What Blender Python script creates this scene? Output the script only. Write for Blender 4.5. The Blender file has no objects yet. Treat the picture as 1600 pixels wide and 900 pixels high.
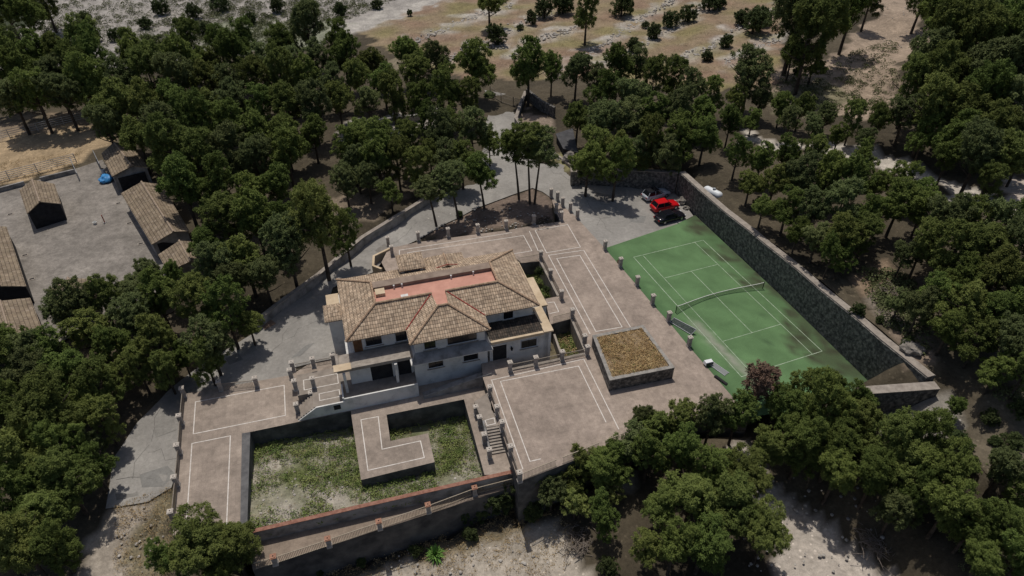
import bpy, bmesh, math, random
import numpy as np
from mathutils import Vector, Matrix, noise as mnoise
random.seed(7); RNG = np.random.default_rng(7)
C = bpy.context.scene.collection
S = bpy.context.scene
R = math.radians
# ------------------------------------------------------------ camera, sky, sun, exposure
CAMH = 54.0; PITCH = 38.6; FPX = 1067.0
cam = bpy.data.objects.new('camera', bpy.data.cameras.new('camera')); C.objects.link(cam)
cam.location = (0, 0, CAMH); cam.rotation_euler = (R(90-PITCH), 0, 0)
cam.data.sensor_width = 36; cam.data.lens = 36*FPX/1600; cam.data.clip_end = 6000; cam.data.clip_start = .5
S.camera = cam
SUNEL = 70.0; SUNV = Vector((-.30, .95, 0)).normalized()
SUNV = Vector((SUNV.x*math.cos(R(SUNEL)), SUNV.y*math.cos(R(SUNEL)), math.sin(R(SUNEL))))
w = bpy.data.worlds.new('World'); S.world = w; w.use_nodes = True
nt = w.node_tree; bg = nt.nodes['Background']
sky = nt.nodes.new('ShaderNodeTexSky'); sky.sky_type = 'NISHITA'; sky.sun_disc = False
sky.sun_elevation = R(SUNEL); sky.sun_rotation = math.atan2(SUNV.x, SUNV.y); sky.altitude = 200; sky.dust_density = 3.; sky.ozone_density = .4
nt.links.new(sky.outputs[0], bg.inputs[0]); bg.inputs[1].default_value = .088
sl = bpy.data.lights.new('sun', 'SUN'); sl.energy = 3.9; sl.angle = R(.53); sl.color = (1, .94, .845)
so = bpy.data.objects.new('sun', sl); C.objects.link(so); so.location = (-20, 80, 90)
so.rotation_euler = SUNV.to_track_quat('Z', 'Y').to_euler()
S.view_settings.view_transform = 'Standard'; S.view_settings.look = 'None'
S.view_settings.exposure = -.53; S.view_settings.gamma = 1; S.view_settings.use_curve_mapping = False

# ------------------------------------------------------------ helpers
cp, sp = math.cos(R(PITCH)), math.sin(R(PITCH))
def P(px, py, z=0.):
    "point at height z seen at a place of the 1600x900 photograph"
    a = (px-800)/FPX; b = -(py-450)/FPX
    t = (z-CAMH)/(-sp+b*cp)
    return Vector((a*t, (cp+b*sp)*t, z))
def PP(pts, z): return [P(x, y, z) for x, y in pts]
HO = Vector((-17.4, 52.3, 0)); HA = R(16.2)
HX = Vector((math.cos(HA), math.sin(HA), 0)); HY = Vector((-math.sin(HA), math.cos(HA), 0))
def H(u, v, z=0.): return HO+HX*u+HY*v+Vector((0, 0, z))

MATS = {}
def mat(name, c1, c2=None, scale=1., c3=None, rough=.9, bump=0., bscale=None, detail=6, metal=0., attr=None, spec=.3, rand=0., dist=0., p=(.35, .65)):
    if name in MATS: return MATS[name]
    m = bpy.data.materials.new(name); MATS[name] = m; m.use_nodes = True
    n = m.node_tree.nodes; l = m.node_tree.links; b = n['Principled BSDF']
    b.inputs['Roughness'].default_value = rough; b.inputs['Metallic'].default_value = metal
    b.inputs['Specular IOR Level'].default_value = spec
    tc = n.new('ShaderNodeTexCoord'); out = None
    if c2 is not None:
        nz = n.new('ShaderNodeTexNoise'); nz.inputs['Scale'].default_value = scale; nz.inputs['Detail'].default_value = detail
        nz.inputs['Roughness'].default_value = .62; nz.inputs['Distortion'].default_value = dist
        l.new(tc.outputs['Object'], nz.inputs['Vector'])
        cr = n.new('ShaderNodeValToRGB'); l.new(nz.outputs['Fac'], cr.inputs[0])
        cr.color_ramp.elements[0].position = p[0]; cr.color_ramp.elements[1].position = p[1]
        cr.color_ramp.elements[0].color = (*c1, 1); cr.color_ramp.elements[1].color = (*c2, 1)
        if c3: e = cr.color_ramp.elements.new((p[0]+p[1])/2); e.color = (*c3, 1)
        out = cr.outputs[0]
    elif attr is None: b.inputs['Base Color'].default_value = (*c1, 1)
    if rand:
        oi = n.new('ShaderNodeObjectInfo'); hs = n.new('ShaderNodeHueSaturation'); hs.inputs['Saturation'].default_value = .97
        mr = n.new('ShaderNodeMapRange'); mr.inputs[3].default_value = 1-rand; mr.inputs[4].default_value = 1+rand
        l.new(oi.outputs['Random'], mr.inputs[0]); l.new(mr.outputs[0], hs.inputs['Value'])
        mh = n.new('ShaderNodeMath'); mh.operation = 'MULTIPLY'; mh.inputs[1].default_value = 7.31
        mf = n.new('ShaderNodeMath'); mf.operation = 'FRACT'; mq = n.new('ShaderNodeMapRange'); mq.inputs[3].default_value = .478; mq.inputs[4].default_value = .5
        l.new(oi.outputs['Random'], mh.inputs[0]); l.new(mh.outputs[0], mf.inputs[0]); l.new(mf.outputs[0], mq.inputs[0]); l.new(mq.outputs[0], hs.inputs['Hue'])
        if out: l.new(out, hs.inputs['Color'])
        else: hs.inputs['Color'].default_value = (*c1, 1)
        out = hs.outputs[0]
    if out: l.new(out, b.inputs['Base Color'])
    if bump:
        nb = n.new('ShaderNodeTexNoise'); nb.inputs['Scale'].default_value = bscale or scale*4; nb.inputs['Detail'].default_value = 5
        l.new(tc.outputs['Object'], nb.inputs['Vector'])
        bp = n.new('ShaderNodeBump'); bp.inputs['Strength'].default_value = .7; bp.inputs['Distance'].default_value = bump
        l.new(nb.outputs['Fac'], bp.inputs['Height']); l.new(bp.outputs[0], b.inputs['Normal'])
    return m

def leafy(m, amt=.3):
    n = m.node_tree.nodes; l = m.node_tree.links; b = n['Principled BSDF']; t = n.new('ShaderNodeBsdfTranslucent'); mx = n.new('ShaderNodeMixShader'); mx.inputs[0].default_value = amt
    if b.inputs['Base Color'].links: l.new(b.inputs['Base Color'].links[0].from_socket, t.inputs[0])
    l.new(b.outputs[0], mx.inputs[1]); l.new(t.outputs[0], mx.inputs[2]); l.new(mx.outputs[0], n['Material Output'].inputs[0]); return m
def mesh_obj(name, bm, m, parent=None, smooth=False):
    me = bpy.data.meshes.new(name); bm.to_mesh(me); bm.free()
    if isinstance(m, (list, tuple)):
        for q in m: me.materials.append(q)
    elif m: me.materials.append(m)
    if smooth: me.polygons.foreach_set('use_smooth', [True]*len(me.polygons))
    o = bpy.data.objects.new(name, me); C.objects.link(o)
    if parent: o.parent = parent
    return o
def localise(o, origin):
    "move a top-level mesh's origin to its base"
    o.data.transform(Matrix.Translation(-Vector(origin))); o.location = origin; return o
def tag(o, label=None, cat=None, group=None, kind=None):
    if label: o['label'] = label
    if cat: o['category'] = cat
    if group: o['group'] = group
    if kind: o['kind'] = kind
    return o
def thing(name, label, cat, loc=(0, 0, 0), rz=0, group=None, sc=None):
    o = bpy.data.objects.new(name, None); C.objects.link(o); o.location = loc; o.rotation_euler = (0, 0, rz); o.empty_display_size = .3
    if sc: o.scale = sc
    return tag(o, label, cat, group)
def box(bm, x0, x1, y0, y1, z0, z1, M=None, taper=0.):
    vs = []
    for z, t in ((z0, 0), (z1, taper)):
        for x, y in ((x0+t, y0+t), (x1-t, y0+t), (x1-t, y1-t), (x0+t, y1-t)):
            v = Vector((x, y, z)); vs.append(bm.verts.new(M @ v if M else v))
    for f in ((3, 2, 1, 0), (4, 5, 6, 7), (0, 1, 5, 4), (1, 2, 6, 5), (2, 3, 7, 6), (3, 0, 4, 7)): bm.faces.new([vs[i] for i in f])
    return vs
def beam(bm, a, b, w, h=None, up=Vector((0, 0, 1))):
    a = Vector(a); b = Vector(b); h = h or w; d = (b-a).normalized()
    s = d.cross(up); s = s.normalized() if s.length > 1e-4 else Vector((1, 0, 0)); u = s.cross(d)
    vs = [bm.verts.new(p+s*w/2*i+u*h/2*j) for p in (a, b) for i, j in ((-1, -1), (1, -1), (1, 1), (-1, 1))]
    for f in ((3, 2, 1, 0), (4, 5, 6, 7), (0, 1, 5, 4), (1, 2, 6, 5), (2, 3, 7, 6), (3, 0, 4, 7)): bm.faces.new([vs[i] for i in f])
def tube(bm, pts, rad, n=7, cap=True):
    rings = []
    for i, p in enumerate(pts):
        p = Vector(p); d = (Vector(pts[min(i+1, len(pts)-1)])-Vector(pts[max(i-1, 0)])).normalized()
        s = d.cross(Vector((.1, .3, 1) if abs(d.z) < .95 else (1, 0, 0))).normalized(); u = s.cross(d)
        r = rad[i] if isinstance(rad, (list, tuple)) else rad
        rings.append([bm.verts.new(p+(s*math.cos(a)+u*math.sin(a))*r) for a in [k*2*math.pi/n for k in range(n)]])
    for a, b in zip(rings, rings[1:]):
        for k in range(n): bm.faces.new((a[k], a[(k+1) % n], b[(k+1) % n], b[k]))
    if cap: bm.faces.new(rings[-1]); bm.faces.new(rings[0][::-1])
def lathe(bm, prof, c=(0, 0, 0), n=14, M=None):
    rings = []
    for r, z in prof:
        rings.append([bm.verts.new((M or Matrix.Identity(4)) @ Vector((c[0]+r*math.cos(k*2*math.pi/n), c[1]+r*math.sin(k*2*math.pi/n), c[2]+z))) for k in range(n)])
    for a, b in zip(rings, rings[1:]):
        for k in range(n): bm.faces.new((a[k], a[(k+1) % n], b[(k+1) % n], b[k]))
    bm.faces.new(rings[-1]); bm.faces.new(rings[0][::-1])
def prism(bm, pts, z1, z0):
    "solid with the plan of pts; z1/z0 numbers or functions"
    if sum(pts[i-1].x*pts[i].y-pts[i].x*pts[i-1].y for i in range(len(pts))) < 0: pts = pts[::-1]
    f1 = z1 if callable(z1) else (lambda p: z1); f0 = z0 if callable(z0) else (lambda p: z0)
    t = [bm.verts.new((p.x, p.y, f1(p))) for p in pts]; b = [bm.verts.new((p.x, p.y, f0(p))) for p in pts]
    f = bm.faces.new(t); n = len(pts)
    for i in range(n): bm.faces.new((b[i], b[(i+1) % n], t[(i+1) % n], t[i]))
    g = bm.faces.new(b[::-1]); bm.normal_update()
    bmesh.ops.triangulate(bm, faces=[f, g])
def slab(name, pts, z1, z0, m, parent=None, kind=None):
    bm = bmesh.new(); prism(bm, pts, z1, z0); o = mesh_obj(name, bm, m, parent)
    return tag(o, kind=kind) if kind else o
def offset_line(pts, w):
    L, Rr = [], []
    for i, p in enumerate(pts):
        d1 = (pts[i]-pts[i-1]) if i else None; d2 = (pts[i+1]-pts[i]) if i < len(pts)-1 else None
        if d1 is None: d1 = d2
        if d2 is None: d2 = d1
        n1 = Vector((-d1.y, d1.x, 0)).normalized(); n2 = Vector((-d2.y, d2.x, 0)).normalized()
        n = (n1+n2).normalized(); k = 1/max(.5, n.dot(n1))
        L.append(p+n*w/2*k); Rr.append(p-n*w/2*k)
    return L, Rr
def wallstrip(bm, pts, w, z1, z0):
    "wall along a polyline; z1 list or number"
    L, Rr = offset_line(pts, w); n = len(pts)
    zt = z1 if isinstance(z1, (list, tuple)) else [z1]*n; zb = z0 if isinstance(z0, (list, tuple)) else [z0]*n
    rings = []
    for i in range(n):
        rings.append([bm.verts.new((q.x, q.y, z)) for q, z in ((L[i], zb[i]), (Rr[i], zb[i]), (Rr[i], zt[i]), (L[i], zt[i]))])
    for a, b in zip(rings, rings[1:]):
        for k in range(4): bm.faces.new((a[k], a[(k+1) % 4], b[(k+1) % 4], b[k]))
    bm.faces.new(rings[0]); bm.faces.new(rings[-1][::-1])
def resample(pts, step):
    out = [pts[0]]
    for a, b in zip(pts, pts[1:]):
        n = max(1, int((b-a).length/step))
        out += [a.lerp(b, (i+1)/n) for i in range(n)]
    return out
def inpoly(x, y, poly):
    x = np.asarray(x); y = np.asarray(y); r = np.zeros(x.shape, bool); n = len(poly)
    for i in range(n):
        x0, y0 = poly[i-1][0], poly[i-1][1]; x1, y1 = poly[i][0], poly[i][1]
        if y0 == y1: continue
        c = ((y0 > y) != (y1 > y)) & (x < (x1-x0)*(y-y0)/(y1-y0)+x0); r ^= c
    return r
def seg_dist(x, y, pl):
    d = np.full(np.shape(x), 1e9)
    for a, b in zip(pl, pl[1:]):
        dx, dy = b[0]-a[0], b[1]-a[1]; t = np.clip(((x-a[0])*dx+(y-a[1])*dy)/(dx*dx+dy*dy+1e-9), 0, 1)
        d = np.minimum(d, np.hypot(x-a[0]-t*dx, y-a[1]-t*dy))
    return d
def patch(name, pts, zf, m, step=1., attr=None, kind='structure', parent=None):
    "gridded sheet with the plan of pts following zf"
    bm = bmesh.new(); f = bm.faces.new([bm.verts.new((p.x, p.y, 0)) for p in pts])
    if f.normal.z < 0 or sum(pts[i-1].x*pts[i].y-pts[i].x*pts[i-1].y for i in range(len(pts))) < 0: f.normal_flip()
    for ax in (0, 1):
        lo = min(p[ax] for p in pts); hi = max(p[ax] for p in pts); k = lo+step
        while k < hi:
            co = [0, 0, 0]; co[ax] = k; no = [0, 0, 0]; no[ax] = 1
            bmesh.ops.bisect_plane(bm, geom=bm.verts[:]+bm.edges[:]+bm.faces[:], plane_co=co, plane_no=no); k += step
    for v in bm.verts: v.co.z = zf(v.co.x, v.co.y) if callable(zf) else zf
    o = mesh_obj(name, bm, m, parent)
    if attr:
        me = o.data; n = len(me.vertices); co = np.empty(n*3); me.vertices.foreach_get('co', co); co = co.reshape(-1, 3)
        a = me.color_attributes.new('cover', 'FLOAT_COLOR', 'POINT'); col = np.ones((n, 4)); col[:, :3] = attr(co); a.data.foreach_set('color', col.ravel())
    if kind: tag(o, kind=kind)
    return o
ORD = ['first', 'second', 'third', 'fourth', 'fifth', 'sixth', 'seventh', 'eighth', 'ninth', 'tenth', 'eleventh', 'twelfth', 'thirteenth', 'fourteenth', 'fifteenth', 'sixteenth', 'seventeenth', 'eighteenth', 'nineteenth', 'twentieth']

def covermat(name, scale=.5, amp=.35, fine=6., bump=.05, stones=None, rough=.95, tint=None):
    m = bpy.data.materials.new(name); MATS[name] = m; m.use_nodes = True
    n = m.node_tree.nodes; l = m.node_tree.links; b = n['Principled BSDF']
    b.inputs['Roughness'].default_value = rough; b.inputs['Specular IOR Level'].default_value = .2
    tc = n.new('ShaderNodeTexCoord'); at = n.new('ShaderNodeAttribute'); at.attribute_name = 'cover'
    col = at.outputs['Color']
    for sc, am, ds in ((scale, amp, .6), (fine, amp*.8, .2), (fine*5, amp*.7, 0.)):
        nz = n.new('ShaderNodeTexNoise'); nz.inputs['Scale'].default_value = sc; nz.inputs['Detail'].default_value = 7; nz.inputs['Roughness'].default_value = .65; nz.inputs['Distortion'].default_value = ds
        l.new(tc.outputs['Object'], nz.inputs['Vector'])
        mr = n.new('ShaderNodeMapRange'); mr.inputs[1].default_value = .3; mr.inputs[2].default_value = .7; mr.inputs[3].default_value = 1-am; mr.inputs[4].default_value = 1+am
        l.new(nz.outputs['Fac'], mr.inputs[0])
        vm = n.new('ShaderNodeVectorMath'); vm.operation = 'SCALE'; l.new(col, vm.inputs[0]); l.new(mr.outputs[0], vm.inputs['Scale']); col = vm.outputs[0]
    if stones:
        vo = n.new('ShaderNodeTexVoronoi'); vo.inputs['Scale'].default_value = stones; l.new(tc.outputs['Object'], vo.inputs['Vector'])
        lt = n.new('ShaderNodeMath'); lt.operation = 'LESS_THAN'; lt.inputs[1].default_value = .16; l.new(vo.outputs['Distance'], lt.inputs[0])
        ml = n.new('ShaderNodeMath'); ml.operation = 'MULTIPLY'; ml.inputs[1].default_value = .7; l.new(lt.outputs[0], ml.inputs[0])
        mx = n.new('ShaderNodeMix'); mx.data_type = 'RGBA'; l.new(ml.outputs[0], mx.inputs['Factor']); l.new(col, mx.inputs['A'])
        sc = n.new('ShaderNodeVectorMath'); sc.operation = 'SCALE'; sc.inputs['Scale'].default_value = 1.7; l.new(at.outputs['Color'], sc.inputs[0]); l.new(sc.outputs[0], mx.inputs['B'])
        col = mx.outputs['Result']
    l.new(col, b.inputs['Base Color'])
    nb = n.new('ShaderNodeTexNoise'); nb.inputs['Scale'].default_value = fine; nb.inputs['Detail'].default_value = 8; l.new(tc.outputs['Object'], nb.inputs['Vector'])
    bp = n.new('ShaderNodeBump'); bp.inputs['Strength'].default_value = .8; bp.inputs['Distance'].default_value = bump
    l.new(nb.outputs['Fac'], bp.inputs['Height']); l.new(bp.outputs[0], b.inputs['Normal'])
    return m

def tilemat(name, cols, dark=.45):
    "clay barrel tiles: u along the eave, v up the slope, in metres"
    m = bpy.data.materials.new(name); MATS[name] = m; m.use_nodes = True
    n = m.node_tree.nodes; l = m.node_tree.links; b = n['Principled BSDF']; b.inputs['Roughness'].default_value = .9; b.inputs['Specular IOR Level'].default_value = .15
    def mt(op, a, b_=None, c=None):
        q = n.new('ShaderNodeMath'); q.operation = op
        for i, x in enumerate((a, b_, c)):
            if x is None: continue
            if isinstance(x, (int, float)): q.inputs[i].default_value = x
            else: l.new(x, q.inputs[i])
        return q.outputs[0]
    uv = n.new('ShaderNodeUVMap'); uv.uv_map = 'UVMap'; sx = n.new('ShaderNodeSeparateXYZ')
    nz = n.new('ShaderNodeTexNoise'); nz.inputs['Scale'].default_value = 1.3; l.new(uv.outputs[0], nz.inputs['Vector'])
    ad = n.new('ShaderNodeVectorMath'); ad.operation = 'MULTIPLY_ADD'; ad.inputs[1].default_value = (.12, .16, 0); l.new(nz.outputs['Color'], ad.inputs[0]); l.new(uv.outputs[0], ad.inputs[2])
    l.new(ad.outputs[0], sx.inputs[0])
    U = mt('DIVIDE', sx.outputs[0], .26); V = mt('DIVIDE', sx.outputs[1], .42)
    fu = mt('FRACT', U); fv = mt('FRACT', V)
    rib = mt('SINE', mt('MULTIPLY', fu, math.pi))
    cb = n.new('ShaderNodeCombineXYZ'); l.new(mt('FLOOR', U), cb.inputs[0]); l.new(mt('FLOOR', V), cb.inputs[1])
    wn = n.new('ShaderNodeTexWhiteNoise'); wn.noise_dimensions = '2D'; l.new(cb.outputs[0], wn.inputs['Vector'])
    cr = n.new('ShaderNodeValToRGB'); l.new(wn.outputs['Value'], cr.inputs[0])
    for i, c in enumerate(cols):
        if i < 2: e = cr.color_ramp.elements[i]; e.position = i
        else: e = cr.color_ramp.elements.new((i-1)/(len(cols)-1))
        e.color = (*c, 1)
    # darker in the channels between ribs and at each lap, lichen in broad patches
    chan = mt('SMOOTH_MIN', mt('MULTIPLY', rib, 2.2), 1., .3)
    lap = mt('GREATER_THAN', fv, .14)
    k = mt('MULTIPLY', mt('MULTIPLY_ADD', chan, 1-dark, dark), mt('MULTIPLY_ADD', lap, .55, .45))
    n2 = n.new('ShaderNodeTexNoise'); n2.inputs['Scale'].default_value = .8; n2.inputs['Detail'].default_value = 7; l.new(uv.outputs[0], n2.inputs['Vector'])
    mr = n.new('ShaderNodeMapRange'); mr.inputs[1].default_value = .3; mr.inputs[2].default_value = .7; mr.inputs[3].default_value = .72; mr.inputs[4].default_value = 1.2; l.new(n2.outputs['Fac'], mr.inputs[0])
    k = mt('MULTIPLY', k, mr.outputs[0])
    vm = n.new('ShaderNodeVectorMath'); vm.operation = 'SCALE'; l.new(cr.outputs[0], vm.inputs[0]); l.new(k, vm.inputs['Scale']); l.new(vm.outputs[0], b.inputs['Base Color'])
    hgt = mt('ADD', mt('MULTIPLY', rib, .07), mt('MULTIPLY', mt('SUBTRACT', 1., fv), .035))
    bp = n.new('ShaderNodeBump'); bp.inputs['Strength'].default_value = .9; bp.inputs['Distance'].default_value = 1.; l.new(hgt, bp.inputs['Height']); l.new(bp.outputs[0], b.inputs['Normal'])
    return m
def tiled(name, polys, m, parent, thick=.12):
    "roof of sloping faces (first edge = eave) with tile coordinates and a thickness"
    bm = bmesh.new(); uvl = bm.loops.layers.uv.new('UVMap')
    for pts in polys:
        pts = [Vector(p) for p in pts]; nrm = Vector((0, 0, 0))
        for i in range(1, len(pts)-1): nrm += (pts[i]-pts[0]).cross(pts[i+1]-pts[0])
        if nrm.z < 0: e0, e1 = pts[1], pts[0]; pts = pts[::-1]; nrm = -nrm
        else: e0, e1 = pts[0], pts[1]
        nrm.normalize(); ud = (e1-e0).normalized(); vd = nrm.cross(ud)
        top = [bm.verts.new(p) for p in pts]; bot = [bm.verts.new(p-Vector((0, 0, thick))) for p in pts]
        f = bm.faces.new(top)
        for lp in f.loops: d = lp.vert.co-e0; lp[uvl].uv = (d.dot(ud)+20, d.dot(vd)+20)
        g = bm.faces.new(bot[::-1]); fs = [g]
        for i in range(len(pts)): fs.append(bm.faces.new((bot[i], bot[(i+1) % len(pts)], top[(i+1) % len(pts)], top[i])))
        for g in fs:
            for lp in g.loops: d = lp.vert.co-e0; lp[uvl].uv = (d.dot(ud)+20, 20.2)
    return mesh_obj(name, bm, m, parent)
def ridge(bm, a, b, r=.13, lift=.05):
    a = Vector(a); b = Vector(b); n = max(1, int((b-a).length/.42)); up = Vector((0, 0, lift))
    for i in range(n):
        p, q = a.lerp(b, i/n), a.lerp(b, (i+1.12)/n); tube(bm, [p+up, q+up*1.3], [r*1.1, r*.85], 6)

# ------------------------------------------------------------ materials
M_stone = mat('rubble stone', (.045, .043, .042), (.27, .25, .225), 2.6, (.12, .115, .108), bump=.12, bscale=3.5, detail=8)
M_cap = mat('stone capping', (.23, .20, .175), (.36, .32, .28), 1.5, bump=.02)
M_white = mat('painted render white', (.50, .50, .49), (.74, .73, .71), .7, (.68, .67, .65), rough=.85)
M_render = mat('weathered render', (.15, .145, .14), (.34, .33, .32), .9, (.26, .25, .245), rough=.9)
M_tan = mat('tan coping', (.46, .355, .24), (.62, .5, .36), .8, (.54, .43, .3))
M_pink = mat('pink roof floor', (.46, .235, .18), (.58, .31, .24), .7, (.52, .27, .21), bump=.01)
M_parapet = mat('brown parapet render', (.20, .15, .12), (.30, .235, .19), .9)
M_glass = mat('dark glass', (.012, .014, .018), rough=.12, spec=.5)
M_frame = mat('window frame', (.55, .57, .6), rough=.6)
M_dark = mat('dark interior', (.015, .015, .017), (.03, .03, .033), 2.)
M_pillar = mat('pillar render', (.26, .24, .225), (.44, .415, .39), 2.2, (.36, .335, .31), rough=.9, rand=.08)
M_pcap = mat('pillar cap stone', (.40, .36, .32), (.55, .50, .45), 3.)
M_brickcap = mat('brick cap', (.25, .12, .08), (.42, .24, .17), 5.)
M_iron = mat('weathered railing', (.20, .17, .14), (.30, .26, .22), 8., rough=.7)
M_line = mat('white line tiles', (.50, .46, .42), (.72, .68, .64), 3., (.64, .60, .56))
M_court_line = mat('white court paint', (.24, .33, .22), (.5, .57, .46), 1.8, (.4, .48, .37))
M_redtrim = mat('red brick trim', (.20, .09, .065), (.32, .17, .125), 3.)
M_bark = mat('pine bark', (.03, .024, .02), (.11, .085, .065), 6., rough=.95)
M_bark2 = mat('grey dead wood', (.12, .1, .085), (.26, .22, .19), 6., rough=.95)
M_tile = tilemat('clay roof tiles', [(.42, .31, .22), (.58, .46, .345), (.50, .385, .28), (.31, .235, .175), (.56, .43, .31)], .5)
M_tile_old = tilemat('old farm tiles', [(.27, .21, .15), (.37, .30, .23), (.31, .25, .18), (.22, .17, .125)], .6)
M_tile_dark = tilemat('dark tiles', [(.075, .06, .05), (.13, .1, .08), (.05, .045, .04)], .5)  # darker brown tiles for the wing's skirt roof
M_needle = [mat('pine foliage %s' % k, a, b, 1.6, rough=.85, spec=.08, rand=.26) for k, a, b in (
    ('deep', (.085, .13, .032), (.16, .22, .056)), ('olive', (.10, .137, .036), (.185, .23, .064)), ('grey', (.095, .128, .048), (.165, .205, .08)))]
M_light = mat('light fresh foliage', (.17, .23, .055), (.30, .36, .11), 2., rough=.7, rand=.12)
M_bushgreen = mat('bush foliage', (.035, .06, .016), (.09, .125, .04), 2., rough=.8, rand=.15)
M_deadleaf = mat('dead brown foliage', (.10, .062, .045), (.2, .13, .095), 2.)
M_steel = mat('galvanised pipe', (.42, .43, .45), rough=.5, metal=.3)

for m_ in M_needle+[M_light, M_bushgreen]: leafy(m_)
# ------------------------------------------------------------ terrain
ctrl = [  # photograph x, y, height there
 (30,20,-1),(200,30,-1),(400,20,-1),(560,20,-.5),(700,30,0),(850,60,.5),(1000,60,1),(1150,60,2.5),(1250,100,3.5),(1350,60,4.5),(1450,10,7),
 (60,110,-1),(200,120,-1),(350,120,-1),(500,100,-1),(650,100,-.5),(60,230,-1),(170,200,-1),(0,330,-1),(100,330,-1),(200,360,-1),(60,450,-1),(150,420,-1),(300,400,-1),
 (300,250,-1),(430,230,-.8),(560,210,-.4),(650,220,-.2),(500,300,-.6),(420,370,-.8),(560,340,0),(620,320,.3),(500,400,-.4),
 (790,160,.3),(780,200,.1),(770,250,0),(720,295,-.1),(850,140,.6),(900,150,1),(860,190,.8),(900,230,.8),(980,240,2),(1030,220,2.6),(930,110,1),
 (690,330,-.5),(620,360,-.8),(560,410,-1.1),(470,480,-1.4),(490,530,-1.3),(430,550,-1.7),(350,590,-2.1),(260,650,-2.4),(220,720,-2.8),(190,790,-3.2),(150,860,-3.8),(255,780,-3),(240,850,-4),
 (820,270,0),(900,300,0),(960,320,0),(1020,330,0),(1040,300,0),(1080,340,0),(760,320,0),(840,310,0),
 (1110,270,3.6),(1130,310,3.9),(1180,350,4.2),(1250,400,4.8),(1330,450,5.2),(1400,520,5.6),(1450,560,5.8),(1200,240,3.6),(1300,260,4.2),(1400,280,5),(1500,300,6.5),(1590,320,8),
 (1300,150,3.5),(1200,170,3),(1420,200,6),(1500,120,8.5),(1580,50,10),(1580,180,9.5),(1400,400,6),(1500,420,7.5),(1590,450,8.5),(1500,520,7.2),(1590,600,7.5),
 (1480,620,4.5),(1400,655,2.6),(1340,650,1),(1480,680,3.4),(1580,720,4.5),(1420,750,0),(1500,820,0.5),(1590,880,1),
 (1200,650,-1.5),(1060,690,-2),(1000,700,-2.6),(930,728,-3.6),(880,755,-4.8),(1150,690,-2.4),(1180,750,-3.2),(1240,820,-4),(1320,880,-4),(1280,700,-2),(1060,720,-4),(1000,740,-5),(1100,800,-4.6),(1050,880,-5.5),
 (830,790,-6.6),(760,830,-7),(900,800,-6.5),(850,880,-7),(700,870,-7.3),(600,890,-7.4),(500,905,-7.2),(940,720,-6),(420,905,-6.6),(330,890,-5.4),(290,880,-4.6),
 (60,600,-1.6),(150,640,-2),(60,720,-2.6),(60,850,-3.6),(250,560,-1.6),(120,540,-1.2)]
CW = np.array([[*P(x, y, z)] for x, y, z in ctrl])
CW = np.vstack([CW, [(-300, 100, -2), (-300, 300, -6), (0, 340, 2), (300, 300, 16), (300, 120, 16), (150, -60, 0), (-150, -60, -8), (0, -80, -9), (0, 900, 0), (900, 500, 25), (-900, 400, -8), (0, -900, -10), (150, 230, 10), (-120, 250, -1)]])
def T(x, y):
    x = np.asarray(x, float); y = np.asarray(y, float); s = x.shape; x = x.ravel(); y = y.ravel(); out = np.empty(x.shape)
    for i in range(0, len(x), 20000):
        d = (x[i:i+20000, None]-CW[:, 0])**2+(y[i:i+20000, None]-CW[:, 1])**2
        wt = 1/(d+5.)**2.2; out[i:i+20000] = (wt*CW[:, 2]).sum(1)/wt.sum(1)
    return out.reshape(s)
def T1(x, y): return float(T([x], [y])[0])
def G(px, py, h=0.):
    "point at height h over the terrain seen at this place of the photograph"
    z = 0.
    for _ in range(6):
        p = P(px, py, z+h); z = .5*z+.5*T1(p.x, p.y)
    p = P(px, py, z+h); p.z = z; return p

UP = PP([(755,592),(750,555),(792,546),(799,577),(914,552),(893,498),(860,507),(852,467),(872,463),(844,408),(815,411),(808,405),(612,440),(596,410),(607,388),(655,378),(700,372),(746,366),(791,360),(834,352),(877,346),(869,333),(861,309),(871,314),(880,323),(891,330),(902,341),(945,388),(970,417),(996,447),(1020,476),(1045,503),(1077,542),(1172,652),(1100,646),(1010,674),(875,728),(811,753)], 0)
ZD = -1.5
DECK = PP([(286,616),(455,586),(560,520),(740,540),(765,585),(768,600),(806,741),(757,742),(725,624),(604,648),(610,689),(669,677),(679,722),(564,750),(548,642),(391,675),(386,832),(270,838)], ZD)
COURT = PP([(945,388),(1058,350),(1086,336),(1120,368),(1205,447),(1290,530),(1364,602),(1370,612),(1250,640),(1172,652),(1077,542),(1045,503),(1020,476),(996,447),(970,417)], 0)
PIT = PP([(378,660),(735,600),(770,742),(806,736),(380,834)], ZD)
WALKWAY = PP([(385,842),(800,750),(811,757),(395,891)], -3)
WOFF = [P(x, y, 0)+Vector((.93, .36, 0))*1.9 for x, y in ((1048,296),(1085,334),(1120,367),(1205,447),(1290,530),(1372,610),(1395,640))]
clampers = [(PP([(870,296),(905,272),(1060,280),(1100,345),(1058,366),(950,400),(899,341),(866,312)], 0), -.12), (UP, -9), (DECK, -9), (PIT, -9), (PP([(955,396),(1060,360),(1088,348),(1120,374),(1205,447),(1290,530),(1364,602),(1370,612),(1250,640),(1172,652),(1077,542),(1045,503),(1020,476),(996,447),(970,417)], 0), -.6), (PP([(1040,300),(1000,420),(1370,612)], 0)+WOFF[::-1], -.6), (WALKWAY, -9), ([H(-1.5, -3), H(22, -2.2), H(23, 11), H(-1.5, 11)], -5),
 (PP([(862,507),(893,498),(915,550),(800,577),(780,560),(830,545)], 0), -5), (PP([(815,411),(844,408),(872,463),(850,470)], 0), -5)]

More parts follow.
